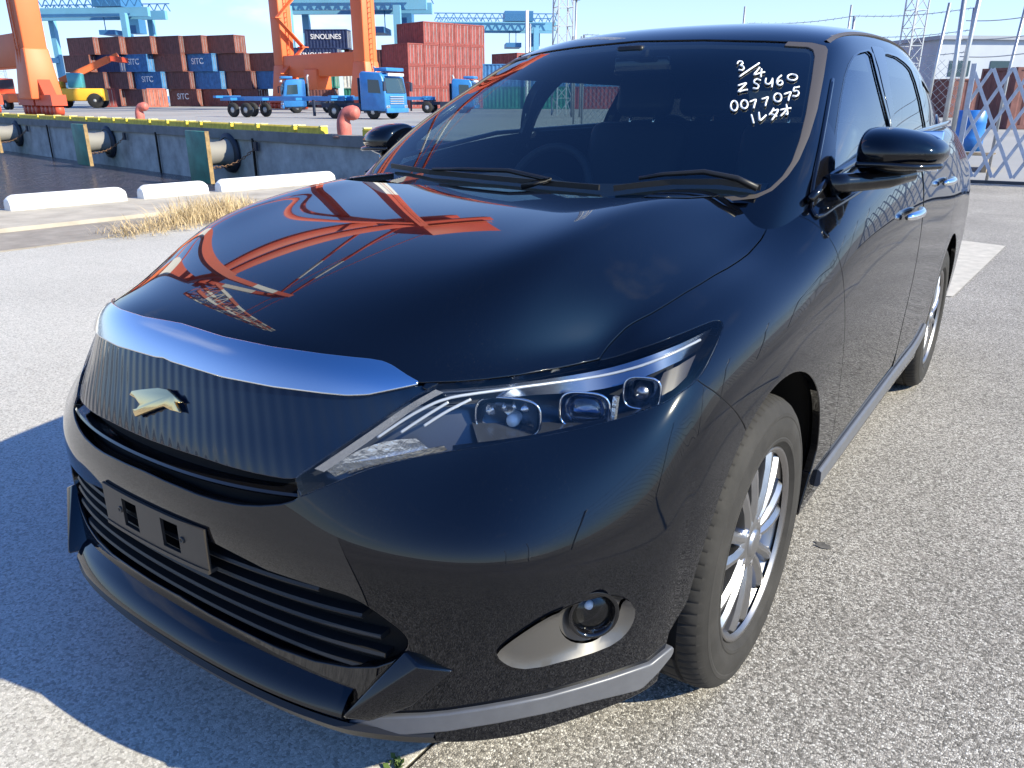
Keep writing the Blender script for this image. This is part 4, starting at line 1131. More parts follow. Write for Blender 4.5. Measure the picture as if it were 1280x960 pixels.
# ---- ground materials
def ground_mat(name, cols, scale, bump, stain, streak=False):
    """aggregate: coloured cells, fine grit, large stains"""
    m = bpy.data.materials.new(name); m.use_nodes = True; nt = m.node_tree; b = nt.nodes['Principled BSDF']
    b.inputs['Roughness'].default_value = .85; b.inputs['Specular IOR Level'].default_value = .3
    tc = nt.nodes.new('ShaderNodeTexCoord'); N = nt.nodes; L = nt.links
    v = N.new('ShaderNodeTexVoronoi'); v.inputs['Scale'].default_value = scale; v.inputs['Randomness'].default_value = 1
    L.new(tc.outputs['Object'], v.inputs['Vector'])
    sep = N.new('ShaderNodeSeparateColor'); L.new(v.outputs['Color'], sep.inputs[0])
    cr = N.new('ShaderNodeValToRGB'); el = cr.color_ramp.elements
    el[0].position = 0; el[0].color = (*cols[0][1], 1); el[1].position = 1; el[1].color = (*cols[-1][1], 1)
    for p, c in cols[1:-1]:
        e = el.new(p); e.color = (*c, 1)
    L.new(sep.outputs[0], cr.inputs[0])
    # darker binder between the stones
    v2 = N.new('ShaderNodeTexVoronoi'); v2.feature = 'DISTANCE_TO_EDGE'; v2.inputs['Scale'].default_value = scale
    L.new(tc.outputs['Object'], v2.inputs['Vector'])
    mr = N.new('ShaderNodeMapRange'); mr.interpolation_type = 'SMOOTHSTEP'; mr.inputs['From Max'].default_value = .22; mr.inputs['To Min'].default_value = .55 if not streak else .86
    L.new(v2.outputs['Distance'], mr.inputs['Value'])
    mx = N.new('ShaderNodeMix'); mx.data_type = 'RGBA'; mx.blend_type = 'MULTIPLY'; mx.inputs['Factor'].default_value = 1
    L.new(cr.outputs[0], mx.inputs['A']); L.new(mr.outputs[0], mx.inputs['B'])
    n = N.new('ShaderNodeTexNoise'); n.inputs['Scale'].default_value = .55; n.inputs['Detail'].default_value = 8; n.inputs['Roughness'].default_value = .62
    L.new(tc.outputs['Object'], n.inputs['Vector'])
    m2 = N.new('ShaderNodeMapRange'); m2.inputs['From Min'].default_value = .3; m2.inputs['From Max'].default_value = .7
    m2.inputs['To Min'].default_value = 1-stain; m2.inputs['To Max'].default_value = 1+stain*.5
    L.new(n.outputs['Fac'], m2.inputs['Value'])
    last = mx
    mul = N.new('ShaderNodeVectorMath'); mul.operation = 'SCALE'
    L.new(last.outputs['Result'], mul.inputs[0]); L.new(m2.outputs[0], mul.inputs['Scale'])
    out = mul.outputs[0]
    # fine grit
    g = N.new('ShaderNodeTexNoise'); g.inputs['Scale'].default_value = scale*2.3; g.inputs['Detail'].default_value = 2
    L.new(tc.outputs['Object'], g.inputs['Vector'])
    m3 = N.new('ShaderNodeMapRange'); m3.inputs['From Min'].default_value = .3; m3.inputs['From Max'].default_value = .7; m3.inputs['To Min'].default_value = .78; m3.inputs['To Max'].default_value = 1.15
    L.new(g.outputs['Fac'], m3.inputs['Value'])
    mu2 = N.new('ShaderNodeVectorMath'); mu2.operation = 'SCALE'; L.new(out, mu2.inputs[0]); L.new(m3.outputs[0], mu2.inputs['Scale']); out = mu2.outputs[0]
    hsum = N.new('ShaderNodeMath'); hsum.operation = 'MULTIPLY_ADD'; hsum.inputs[1].default_value = .5
    L.new(g.outputs['Fac'], hsum.inputs[0]); L.new(mr.outputs[0], hsum.inputs[2])
    hh = hsum.outputs[0]
    if streak:        # broom-finished concrete: fine lines across the slab
        mp = N.new('ShaderNodeMapping'); mp.inputs['Scale'].default_value = (1.2, 55, 1); mp.inputs['Rotation'].default_value = (0, 0, R(22))
        L.new(tc.outputs['Object'], mp.inputs[0])
        w = N.new('ShaderNodeTexNoise'); w.inputs['Scale'].default_value = 1; w.inputs['Detail'].default_value = 5
        L.new(mp.outputs[0], w.inputs['Vector'])
        m4 = N.new('ShaderNodeMapRange'); m4.inputs['From Min'].default_value = .25; m4.inputs['From Max'].default_value = .42; m4.inputs['To Min'].default_value = .86; m4.inputs['To Max'].default_value = 1.0
        L.new(w.outputs['Fac'], m4.inputs['Value'])
        mu3 = N.new('ShaderNodeVectorMath'); mu3.operation = 'SCALE'; L.new(out, mu3.inputs[0]); L.new(m4.outputs[0], mu3.inputs['Scale']); out = mu3.outputs[0]
        ad = N.new('ShaderNodeMath'); ad.operation = 'MULTIPLY_ADD'; ad.inputs[1].default_value = .8
        L.new(w.outputs['Fac'], ad.inputs[0]); L.new(hh, ad.inputs[2]); hh = ad.outputs[0]
    L.new(out, b.inputs['Base Color'])
    bp = N.new('ShaderNodeBump'); bp.inputs['Strength'].default_value = bump[0]; bp.inputs['Distance'].default_value = bump[1]
    L.new(hh, bp.inputs['Height']); L.new(bp.outputs[0], b.inputs['Normal'])
    MATS[name] = m; return m
M_ASPH = ground_mat('exposed_aggregate', [(0, (.15, .14, .125)), (.3, (.31, .29, .26)), (.55, (.43, .40, .36)), (.8, (.56, .53, .48)), (1, (.72, .69, .64))], 175, (.6, .004), .26)
M_CONC = ground_mat('brushed_concrete', [(0, (.32, .305, .275)), (.25, (.44, .42, .38)), (.5, (.52, .50, .45)), (.8, (.57, .545, .495)), (1, (.64, .61, .56))], 150, (.5, .003), .10, True)
M_COPE = mat('coping_concrete', (.40, .36, .30), .9, 0, .3, noise=(2.2, .25, 8), bump=(60, .4, .004))
M_COPE2 = mat('coping_concrete_dark', (.27, .24, .205), .9, 0, .3, noise=(3, .3, 8), bump=(60, .5, .006))
M_YARD = mat('yard_paving', (.30, .30, .295), .9, 0, .3, noise=(.12, .22, 9))
M_WALL = mat('quay_wall_concrete', (.34, .36, .35), .85, 0, .3, noise=(1.3, .4, 9), bump=(14, .5, .02))
M_WHITE = mat('white_paint', (.78, .78, .75), .55, 0, .4, noise=(7, .16, 9))
M_YEL = mat('yellow_paint', (.62, .47, .05), .6, 0, .4, noise=(5, .3, 6))

def sheet(name, P, material, th=None, kind='structure'):
    """polygon slab given by its top outline; th = thickness below"""
    n = len(P); P = [Vector(p) for p in P]
    if th:
        V = P+[p-Vector((0, 0, th)) for p in P]; F = [tuple(range(n))]+[(i, n+i, n+(i+1) % n, (i+1) % n) for i in range(n)]
    else: V, F = P, [tuple(range(n))]
    o = mesh_obj(name, V, F, material); o['kind'] = kind
    bm = bmesh.new(); bm.from_mesh(o.data); bmesh.ops.recalc_face_normals(bm, faces=bm.faces)
    if bm.faces[0].normal.z < 0 and not th: bmesh.ops.reverse_faces(bm, faces=bm.faces)
    bm.to_mesh(o.data); bm.free(); return o
QY = lambda x: 18.3-.142*(x+18.2)               # far quay edge
SEAM = .412
sheet('asphalt_ground', [(SEAM, -70, 0), (70, -70, 0), (70, 17.25, 0), (-3.6, 17.25, 0), (-3.6, 3.9, 0), (SEAM, 3.9, 0)], M_ASPH)
sheet('concrete_apron', [(-7.45, -70, 0), (SEAM-.012, -70, 0), (SEAM-.012, 3.888, 0), (-3.612, 3.888, 0), (-3.612, 17.25, 0), (-7.45, 17.25, 0)], M_CONC, .3)
sheet('joint_strip', [(SEAM-.03, -70, -.006), (SEAM+.02, -70, -.006), (SEAM+.02, 3.9, -.006), (SEAM-.03, 3.9, -.006)], mat('joint_dirt', (.06, .055, .045), .95, noise=(40, .5)))
sheet('concrete_patch', [(.15, 4.9, .005), (.74, 5.05, .005), (.865, 8.08, .005), (.15, 8.36, .005)], mat('patch_concrete', (.47, .44, .385), .9, 0, .3, noise=(9, .2, 8), bump=(120, .4, .003)))
sheet('coping', [(-8.82, -70, .012), (-7.46, -70, .012), (-7.46, 17.25, .012), (-8.82, 17.25, .012)], M_COPE2, .4)
sheet('coping_edge', [(-11.0, -70, .06), (-8.83, -70, .06), (-8.83, 17.25, .06), (-11.0, 17.25, .06)], M_COPE, .5)
o = mesh_obj('near_quay_wall', [(-10.98, -70, .0), (-10.98, 17.6, .0), (-10.98, 17.6, -5), (-10.98, -70, -5)], [(0, 1, 2, 3)], M_WALL); o['kind'] = 'structure'
def gz(x, y):
    d = GO; return GO.z-(GU.x*(x-GO.x)+GU.y*(y-GO.y))/GU.z
def yard_pt(x, y, dz=0.): return (x, y, gz(x, y)+dz)
sheet('yard_ramp', [(-11, 17.252, 0), (70, 17.252, 0), yard_pt(70, 27), yard_pt(-11, 27)], M_YARD)
o = mesh_obj('quay_corner', [(-11, 17.252, 0), yard_pt(-11, 27), yard_pt(-11, QY(-11)), ], [(0, 1, 2)], M_YARD); o['kind'] = 'structure'
xq = [-11, -20, -60, -120, -400]
sheet('container_yard', [yard_pt(-11, 27)]+[yard_pt(x, QY(x)) for x in xq]+[yard_pt(-400, 1500), yard_pt(900, 1500), yard_pt(900, 27), yard_pt(70, 27)], M_YARD)
# far quay wall: face, cap beam
V = []; F = []
for x in xq:
    V += [yard_pt(x, QY(x)+.02, -.02), yard_pt(x, QY(x)+.02, -5)]
for i in range(len(xq)-1): F.append((2*i, 2*i+2, 2*i+3, 2*i+1))
o = mesh_obj('far_quay_wall', V, F, M_WALL); o['kind'] = 'structure'
V = []; F = []
for x in xq:
    V += [yard_pt(x, QY(x)+.5, .10), yard_pt(x, QY(x)-.10, .10), yard_pt(x, QY(x)-.10, -.28), yard_pt(x, QY(x)+.1, -.28)]
for i in range(len(xq)-1):
    for k in range(3): F.append((4*i+k, 4*i+k+1, 4*i+5+k, 4*i+4+k))
o = mesh_obj('quay_cap', V, F, mat('quay_cap_concrete', (.20, .20, .19), .9, noise=(1.5, .3, 8))); o['kind'] = 'structure'
# water
def water_mat():
    m = bpy.data.materials.new('harbour_water'); m.use_nodes = True; nt = m.node_tree; b = nt.nodes['Principled BSDF']
    b.inputs['Base Color'].default_value = (.085, .075, .095, 1); b.inputs['Roughness'].default_value = .10; b.inputs['IOR'].default_value = 1.33
    tc = nt.nodes.new('ShaderNodeTexCoord'); hs = None
    for sc, st in ((.9, 1.0), (3.2, .5), (9, .25)):
        mp = nt.nodes.new('ShaderNodeMapping'); mp.inputs['Scale'].default_value = (sc, sc*1.9, sc); mp.inputs['Rotation'].default_value = (0, 0, .5+sc)
        n = nt.nodes.new('ShaderNodeTexNoise'); n.inputs['Scale'].default_value = 1; n.inputs['Detail'].default_value = 3; n.inputs['Distortion'].default_value = .6
        nt.links.new(tc.outputs['Object'], mp.inputs[0]); nt.links.new(mp.outputs[0], n.inputs['Vector'])
        a = nt.nodes.new('ShaderNodeMath'); a.operation = 'MULTIPLY_ADD'; a.inputs[1].default_value = st
        nt.links.new(n.outputs['Fac'], a.inputs[0])
        if hs: nt.links.new(hs, a.inputs[2])
        else: a.inputs[2].default_value = 0
        hs = a.outputs[0]
    bp = nt.nodes.new('ShaderNodeBump'); bp.inputs['Strength'].default_value = 1; bp.inputs['Distance'].default_value = 1.1
    nt.links.new(hs, bp.inputs['Height']); nt.links.new(bp.outputs[0], b.inputs['Normal'])
    return m
o = mesh_obj('harbour_water', [yard_pt(-10.9, -300, -2.1), yard_pt(-10.9, 30, -2.1), yard_pt(-700, 160, -2.1), yard_pt(-700, -300, -2.1)], [(0, 1, 2, 3)], water_mat()); o['kind'] = 'structure'

# ------------------------------------------------------------------ near quay: white wheel stops, dry grass
def wheel_stop(y0, y1, label):
    L = y1-y0; prof = [(-.10, 0), (-.095, .12), (-.075, .185), (-.045, .205), (.045, .205), (.075, .185), (.095, .12), (.10, 0)]
    ts = [0, .015, .05, .10]; st = []
    for t in ts: st.append((t, .72+.28*math.sin(math.pi/2*min(1, t/.10))))
    st = st+[(L-t, k) for t, k in st[::-1]]
    V = []; F = []; n = len(prof)
    for t, k in st:
        for px_, pz in prof: V.append((px_*(.85+.15*k), t, pz*k))
    for i in range(len(st)-1):
        for j in range(n-1): F.append((i*n+j, i*n+j+1, i*n+n+j+1, i*n+n+j))
    F += [tuple(range(n)), tuple(range(len(V)-n, len(V)))]
    mb = MB(); mb.add(V, F); o = mb.build('wheel_stop', M_WHITE, auto=50); o.location = (-10.72, y0, .06)
    tag(o, label, 'wheel stop', 'white wheel stops on the near quay')
yy = lambda px: hit(px, 0, -10.62)[1]
wheel_stop(yy((15, 268)), yy((160, 252)), 'long white concrete wheel stop at the far left of the near quay')
wheel_stop(yy((181, 251)), yy((262, 244)), 'short white concrete wheel stop between the two longer ones')
wheel_stop(yy((278, 242)), yy((278, 242))+2.6, 'long white concrete wheel stop half hidden behind the car bonnet')
wheel_stop(-1.2, yy((15, 268))-.25, 'white concrete wheel stop just outside the left edge')
# dry grass at the joint of the coping
def dry_grass():
    rnd = random.Random(3); V = []; F = []
    def blade(x, y, h, lean, az, wd, z0):
        o = len(V); dx, dy = math.cos(az), math.sin(az); pts = []
        for k, t in enumerate((0, .45, .8, 1.0)):
            pts.append((x+dx*lean*t*t, y+dy*lean*t*t, z0+h*(t-.25*lean*t*t)))
        pxw, pyw = -dy*wd, dx*wd
        for k, p in enumerate(pts):
            w = (1, .8, .5, .08)[k]; V.append((p[0]-pxw*w, p[1]-pyw*w, p[2])); V.append((p[0]+pxw*w, p[1]+pyw*w, p[2]))
        for k in range(3): F.append((o+2*k, o+2*k+1, o+2*k+3, o+2*k+2))
    for c in range(260):
        t = rnd.random(); px_ = 158+t*170; py = 288-t*27+rnd.uniform(-5, 6)
        x, y = -7.48-1.2*t**1.2+rnd.gauss(0, .20), 3.05+2.9*t+rnd.gauss(0, .12)
        dens = .6+.8*math.exp(-((t-.55)/.3)**2)
        for k in range(int(9*dens)):
            blade(x+rnd.gauss(0, .05), y+rnd.gauss(0, .05), rnd.uniform(.05, .25)*dens, rnd.uniform(.05, .30), rnd.uniform(0, 6.28), rnd.uniform(.002, .005), .012 if x > -8.8 else .06)
    o = mesh_obj('dry_grass', V, F, mat('straw', (.55, .42, .24), .8, 0, .2, noise=(3, .3)))
    tag(o, 'tuft of dry straw-coloured grass in the coping joint', 'grass', kind='stuff')
dry_grass()
def weed(x, y, s, label):
    rnd = random.Random(int(x*100)); V = []; F = []
    for k in range(26):
        a = rnd.uniform(0, 6.28); l = rnd.uniform(.008, .022)*s; el = rnd.uniform(.2, 1.2); c = Vector((x+rnd.gauss(0, .008)*s, y+rnd.gauss(0, .008)*s, .002)); d = Vector((math.cos(a)*math.cos(el), math.sin(a)*math.cos(el), math.sin(el))); sd_ = Vector((-math.sin(a), math.cos(a), 0))*l*.35
        i = len(V); V += [c, c+d*l*.6+sd_, c+d*l, c+d*l*.6-sd_]; F.append((i, i+1, i+2, i+3))
    tag(mesh_obj('weed', V, F, mat('weed_green', (.08, .13, .03), .7)), label, 'weed')
weed(.40, -.60, 1.3, 'small green weed in the joint just below the bumper'); weed(.385, -.735, 1.0, 'smaller green weed in the joint at the bottom edge')
# patches of tar stain / leaf on the asphalt
for px_, r_, lb in (((1028, 681), .026, 'small dark scuff on the asphalt beside the front wheel'),):
    c = hit(px_, 2, .003); rnd = random.Random(px_[0]); pts = []
    for k in range(16): a = 2*math.pi*k/16; q_ = r_*(.5+.6*rnd.random()); pts.append((c[0]+1.3*q_*math.cos(a), c[1]+.8*q_*math.sin(a), .003))
    st_o = mesh_obj('stain', pts, [tuple(range(16))], mat('tar_stain', (.10, .095, .09), .9, noise=(60, .5))); tag(st_o, lb, 'stain')
# ------------------------------------------------------------------ far quay furniture
QD = Vector((.73, -.684, 0)); QN = Vector((.684, .73, 0)); QA = math.atan2(-.684, .73)
E0 = gpx((0, 148.5)); E1 = gpx((466, 175))
ORD = ['first', 'second', 'third', 'fourth', 'fifth', 'sixth', 'seventh', 'eighth', 'ninth', 'tenth', 'eleventh', 'twelfth', 'thirteenth', 'fourteenth', 'fifteenth', 'sixteenth', 'seventeenth', 'eighteenth', 'nineteenth', 'twentieth', 'twenty-first', 'twenty-second', 'twenty-third', 'twenty-fourth', 'twenty-fifth', 'twenty-sixth']
def edge_at(px_):          # point on the far quay edge seen at image column px_
    lo, hi = 0., 60.
    best = None
    for k in range(400):
        t = -10+k*.15; P = E0+QD*t; q_ = proj(np.array(gpt(P.x, P.y, 0)))
        if best is None or abs(q_[0]-px_) < best[0]: best = (abs(q_[0]-px_), t)
    return best[1]
kerb_me = None
def kerb(t0, t1, k):
    global kerb_me
    L = t1-t0
    mb = MB(); mb.prism([(-.15, 0), (.15, 0), (.15, .20), (.10, .25), (-.10, .25), (-.15, .20)], 0, L, Matrix(((0, 0, 1, 0), (1, 0, 0, 0), (0, 1, 0, 0), (0, 0, 0, 1))))
    o = mb.build('kerb_block', M_YEL)
    P = E0+QD*t0+QN*.25; put(o, P.x, P.y, .10, QA)
    for e in (0, L-.12):
        b = MB(); b.box((e+.06, 0, .265), (.12, .32, .03)); b.build('end_plate', mat('pale_yellow', (.75, .68, .30), .6), o)
    tag(o, 'yellow kerb block on the far quay edge, %s from the left' % ORD[k], 'kerb', 'yellow kerb blocks along the far quay')
cols_ = [-22, 3, 22, 46, 67, 87, 106, 123, 140, 157, 186, 208, 232, 250, 288, 322, 368, 402, 448, 520]
for k in range(len(cols_)-1):
    a, b = edge_at(cols_[k]), edge_at(cols_[k+1])
    if cols_[k] == 402: continue
    kerb(a+.12, b-.12, k)
# mooring bollards
def bollard(px_, label):
    P = gpx(px_); o = empty('mooring_bollard'); put(o, P.x, P.y, 0, R(-12)); Mr = mat('bollard_red', (.52, .14, .11), .6, noise=(6, .25))
    mb = MB(); mb.lathe([(.0, 0), (.42, 0), (.42, .06), (.30, .09)], 24); mb.build('base_plate', mat('bollard_base', (.30, .16, .12), .8), o)
    pts = smooth_curve([(0, 0, .05), (0, 0, .35), (0, 0, .58), (.10, 0, .78), (.34, 0, .84), (.62, 0, .82)], 6)
    mb = MB(); mb.tube([tuple(p) for p in pts], [.24+.02*math.sin(i*.3) for i in range(len(pts)-5)]+[.24, .23, .20, .14, .04], 16); mb.build('horn', Mr, o)
    o['label'] = label; o['category'] = 'bollard'; o['group'] = 'mooring bollards'
bollard((176, 152), 'small red hooked mooring bollard further along the far quay'); bollard((431, 172), 'larger red hooked mooring bollard left of the car mirror')
# fenders
def fender(px_, label):
    t = edge_at(px_); P = E0+QD*t; o = empty('quay_fender'); put(o, P.x, P.y, 0, QA)
    mb = MB(); mb.box((0, -1.35, -.95), (1.75, .16, 2.05)); pl = mb.build('panel', mat('fender_green', (.05, .20, .145), .55, noise=(1.5, .4, 8)), o, bevel=.03)
    mb = MB(); mb.box((.885, -1.35, -.95), (.03, .17, 2.06)); mb.build('edge_rail', mat('rusty_rail', (.30, .20, .09), .7, noise=(5, .5)), pl)
    M = Matrix.Translation((0, -1.28, -.85)) @ Matrix.Rotation(R(-90), 4, 'X')
    mb = MB(); mb.lathe([(.0, 0), (.55, 0), (.50, .2), (.46, .6), (.50, 1.0), (.62, 1.25), (.62, 1.32)], 32, M); mb.build('rubber_cone', mat('fender_rubber', (.22, .21, .20), .7), o)
    mb = MB(); mb.lathe([(.62, 1.15), (.80, 1.2), (.82, 1.33), (0, 1.34)], 32, M); mb.build('flange', mat('fender_flange', (.02, .025, .04), .6), o)
    ch = MB(); A = Vector((.75, -1.25, -1.35)); B = Vector((2.3, -.05, -.55)); n = 16
    for k in range(n):
        c = A.lerp(B, (k+.5)/n)-Vector((0, 0, .22*math.sin(math.pi*(k+.5)/n))); d = (B-A).normalized(); u = Vector((0, 0, 1)) if k % 2 else d.cross(Vector((0, 0, 1))).normalized()
        ch.tube([c+d*.085*math.cos(a)+u*.045*math.sin(a) for a in np.linspace(0, 2*math.pi, 9)[:-1]], .018, 5, closed=True)
    ch.build('chain', mat('rusty_chain', (.20, .11, .06), .8), o)
    mb = MB(); mb.box((2.32, -.06, -.5), (.22, .1, .35)); mb.build('chain_bracket', mat('fender_flange', (.02, .025, .04), .6), o)
    o['label'] = label; o['category'] = 'fender'; o['group'] = 'quay fenders with green panels'
fender(18, 'furthest green fender panel on the far quay wall, at the left edge'); fender(132, 'middle green fender panel with chain on the far quay wall'); fender(284, 'nearest and largest green fender panel with rusty chain on the quay wall')
# dark tide band low on the wall, ladder recesses
for t in (9, 24, 33):
    P = E0+QD*t; mb = MB(); mb.box((0, -.02, -1.6), (.12, .05, 2.8)); o = mb.build('wall_joint_cover', M_GAP); put(o, P.x, P.y, 0, QA)
    tag(o, 'dark vertical joint cover on the far quay wall, %s from the left' % ORD[(9, 24, 33).index(t)], 'joint cover', 'joint covers on the quay wall')

# ------------------------------------------------------------------ shipping containers
def container_meshes(L):
    W, H = 2.438, 2.591; V = []; F = []
    def face(fn, n, u0, u1):
        # corrugated wall: fn(u, depth, z)
        pts = []
        pit = (u1-u0)/n
        for i in range(n):
            b = u0+i*pit
            pts += [(b, 0), (b+pit*.3, 0), (b+pit*.5, .04), (b+pit*.8, .04)]
        pts.append((u1, 0)); o = len(V)
        for u, d in pts: V.append(fn(u, d, .16)); V.append(fn(u, d, H-.14))
        for i in range(len(pts)-1): F.append((o+2*i, o+2*i+2, o+2*i+3, o+2*i+1))
    n = int(L/.5)
    face(lambda u, d, z: (u, -W/2+.03+d, z), n, .15, L-.15)
    face(lambda u, d, z: (L-u, W/2-.03-d, z), n, .15, L-.15)
    face(lambda u, d, z: (.04+d, W/2-u, z), 5, .12, W-.12)
    mb = MB(); mb.add(V, F)
    for x in (.08, L-.08):
        for y in (-W/2+.08, W/2-.08): mb.box((x, y, H/2), (.16, .16, H-.01))
    for y in (-W/2+.05, W/2-.05):
        mb.box((L/2, y, .08), (L-.32, .10, .16)); mb.box((L/2, y, H-.07), (L-.32, .10, .12))
    mb.box((.05, 0, .08), (.10, W-.32, .16)); mb.box((.05, 0, H-.07), (.10, W-.32, .12))
    mb.box((L/2, 0, H-.03), (L-.2, W-.2, .04)); mb.box((L/2, 0, .1), (L-.2, W-.2, .06))
    body = bpy.data.meshes.new('shipping_container'); body.from_pydata([tuple(v) for v in mb.V], [], mb.F)
    d = MB()
    for y in (-.55, .55):
        d.box((L-.06, y, H/2), (.06, 1.06, H-.36))
        for k in (-.3, .3): d.box((L-.06, y, H/2+k*2.3), (.075, .98, .42))
    d.box((L-.05, 0, .09), (.09, W-.32, .17)); d.box((L-.05, 0, H-.08), (.09, W-.32, .14))
    door = bpy.data.meshes.new('door'); door.from_pydata([tuple(v) for v in d.V], [], d.F)
    r = MB()
    for y in (-.85, -.35, .35, .85): r.tube([(L+.0, y, .2), (L+.0, y, H-.2)], .03, 6)
    bars = bpy.data.meshes.new('locking_bars'); bars.from_pydata([tuple(v) for v in r.V], [], r.F)
    lb = MB()
    for k, y in enumerate((.55, .62)): lb.box((L+.035, y, 1.75-.4*k), (.01, .6, .25))
    return body, door, bars
CM20, CM40 = container_meshes(6.058), container_meshes(12.19)
CC = {}
def cmat(n, c):
    CC[n] = mat('container_'+n, c, .6, 0, .35, noise=(1.6, .38, 9)); return CC[n]
for n, c in dict(rust_red=(.20, .075, .06), brown_red=(.145, .06, .055), blue=(.05, .17, .37), navy=(.02, .035, .10), red=(.26, .062, .056), pale_blue=(.12, .40, .60), green=(.03, .20, .16), salmon=(.50, .17, .12), white=(.62, .63, .62)).items(): cmat(n, c)
def text_mesh(s, size):
    cu = bpy.data.curves.new('t', 'FONT'); cu.body = s; cu.size = size; cu.align_x = 'CENTER'; cu.align_y = 'CENTER'; cu.extrude = .01; cu.offset = .01
    ob = bpy.data.objects.new('t', cu); col.objects.link(ob); dg = bpy.context.evaluated_depsgraph_get(); me = bpy.data.meshes.new_from_object(ob.evaluated_get(dg)); bpy.data.objects.remove(ob); return me
TXT = {}
def container(x, y, tier, rz, color, label, L=20, text=None, parent=None, shade=None):
    b, d, r = CM20 if L == 20 else CM40; LL = 6.058 if L == 20 else 12.19
    def ob(name, me, m, par=None):
        o = bpy.data.objects.new(name, me); col.objects.link(o)
        if len(me.materials) == 0: me.materials.append(None)
        o.material_slots[0].link = 'OBJECT'; o.material_slots[0].material = m; o.parent = par; return o
    c = ob('shipping_container', b, CC[color]); put(c, x, y, tier*2.6+.02, rz)
    ob('door', d, CC[shade or color], c); ob('locking_bars', r, mat('galvanised', (.5, .5, .5), .5, .6), c)
    if text:
        if text not in TXT: TXT[text] = text_mesh(text, 1.25 if len(text) < 6 else .92)
        t = ob('lettering', TXT[text], mat('white_lettering', (.82, .82, .82), .6), c)
        t.matrix_parent_inverse = Matrix(); t.location = (LL/2, -1.26, 1.45 if len(text) < 6 else 1.6); t.rotation_euler = (R(90), 0, 0)
    tag(c, label, 'container', 'stacked shipping containers')
    return c
TIER = ['ground', 'second', 'third', 'fourth', 'fifth']
# left stacks: (image column of the left lower corner, tier, colour, lettering)
ca = R(-25); used = {}
def lstack(px_, tier, color, text=None, Y=141., sh=None, far=0.):
    Yp = Y-(px_-150)*.012*0+far; P = gdp((px_, 128), Yp); key = ('l', tier); used[key] = used.get(key, 0)+1
    container(P.x, Yp-(P.x+80)*math.tan(R(12)), tier, ca, color, '%s container%s, %s from left, %s tier of the left stack' % (color.replace('_', ' '), ' lettered %s' % text if text else '', ORD[used[key]-1], TIER[tier]), 20, text, shade=sh)
for a in ((136, 0, 'rust_red'), (166, 0, 'brown_red'), (236, 0, 'rust_red', 'SITC'), (274, 0, 'rust_red'), (312, 0, 'brown_red'),
          (118, 1, 'brown_red'), (150, 1, 'brown_red'), (193, 1, 'blue', 'SITC'), (229, 1, 'brown_red'), (268, 1, 'blue'), (306, 1, 'brown_red'), (345, 1, 'blue'),
          (103, 2, 'rust_red'), (142, 2, 'navy'), (178, 2, 'blue', 'SITC'), (222, 2, 'rust_red'), (228+32, 2, 'blue', 'SITC'), (300, 2, 'brown_red'), (340, 2, 'rust_red'),
          (112, 3, 'rust_red'), (146, 3, 'rust_red'), (186, 3, 'rust_red'), (222, 3, 'brown_red'), (250, 3, 'rust_red'), (290, 3, 'rust_red')):
    lstack(*a)
for k, (px_, c_, lb) in enumerate(((200, 'salmon', 'salmon container door end on the ground before the left stack'), (140, 'red', 'low red container standing before the left stack'))):
    P = gdp((px_, 130), 128); container(P.x, 128, 0, R(-70), c_, lb, 20)
# lettered navy boxes behind the crane legs
for px_, tier, Y, lb in ((371, 2, 118, 'navy container lettered SINOLINES, lower of the two behind the crane legs'), (386, 3, 122, 'navy container lettered SINOLINES, upper of the two behind the crane legs')):
    P = gdp((px_, 70), Y); container(P.x, Y, tier, R(-3), 'navy', lb, 20, 'SINOLINES')
for k, (px_, c_) in enumerate(((366, 'brown_red'), (368, 'green'))):
    P = gdp((px_, 100), 119); container(P.x, 119.5, k, R(-3), c_, '%s container under the lettered navy ones behind the crane, %s tier' % (c_.replace('_', ' '), TIER[k]), 20)
for k, (px_, c_) in enumerate(((428, 'green'), (428, 'white'), (432, 'brown_red'))):
    P = gdp((px_, 100), 121); container(P.x, 123, k, R(-3), c_, '%s container right of the lettered navy ones, %s tier' % (c_.replace('_', ' '), TIER[k]), 20, shade='white')
# red stack, door ends towards the camera
ra = math.atan2(-.75, .66); perp = Vector((.75, .66, 0))
P0 = gdp((541, 100), 109)
for cidx in range(5):
    for tier in range(4 if 0 < cidx < 5 else 3):
        q_ = Vector((P0.x, 109, 0))+perp*(cidx-1)*2.52-Vector((.66, -.75, 0))*6.058
        container(q_.x, q_.y, tier, ra, 'red', 'red container, %s column from the left, %s tier of the red stack' % (ORD[cidx], TIER[tier]), 20)
for k, (px_, Y, tier, c_) in enumerate(((622, 135, 2, 'red'), (622, 135, 1, 'pale_blue'), (622, 135, 0, 'red'))):
    P = gdp((px_, 80), Y); container(P.x, Y, tier, ra, c_, '%s container right of the red stack, %s tier' % (c_.replace('_', ' '), TIER[tier]), 20)
# boxes seen through the car's cabin
for k, (px_, Y, tier, c_, tx) in enumerate(((604, 104, 0, 'green', None), (604, 104, 1, 'blue', 'SITC'), (654, 104, 0, 'green', None), (654, 104, 1, 'blue', None), (714, 104, 0, 'red', None), (714, 104, 1, 'blue', None), (774, 104, 0, 'blue', None), (774, 104, 1, 'red', None))):
    P = gdp((px_, 130), Y); container(P.x, Y, tier, R(2), c_, '%s container%s seen through the windscreen, %s pair from the left, %s tier' % (c_, ' lettered SITC' if tx else '', ORD[k//2], TIER[tier]), 20, tx)
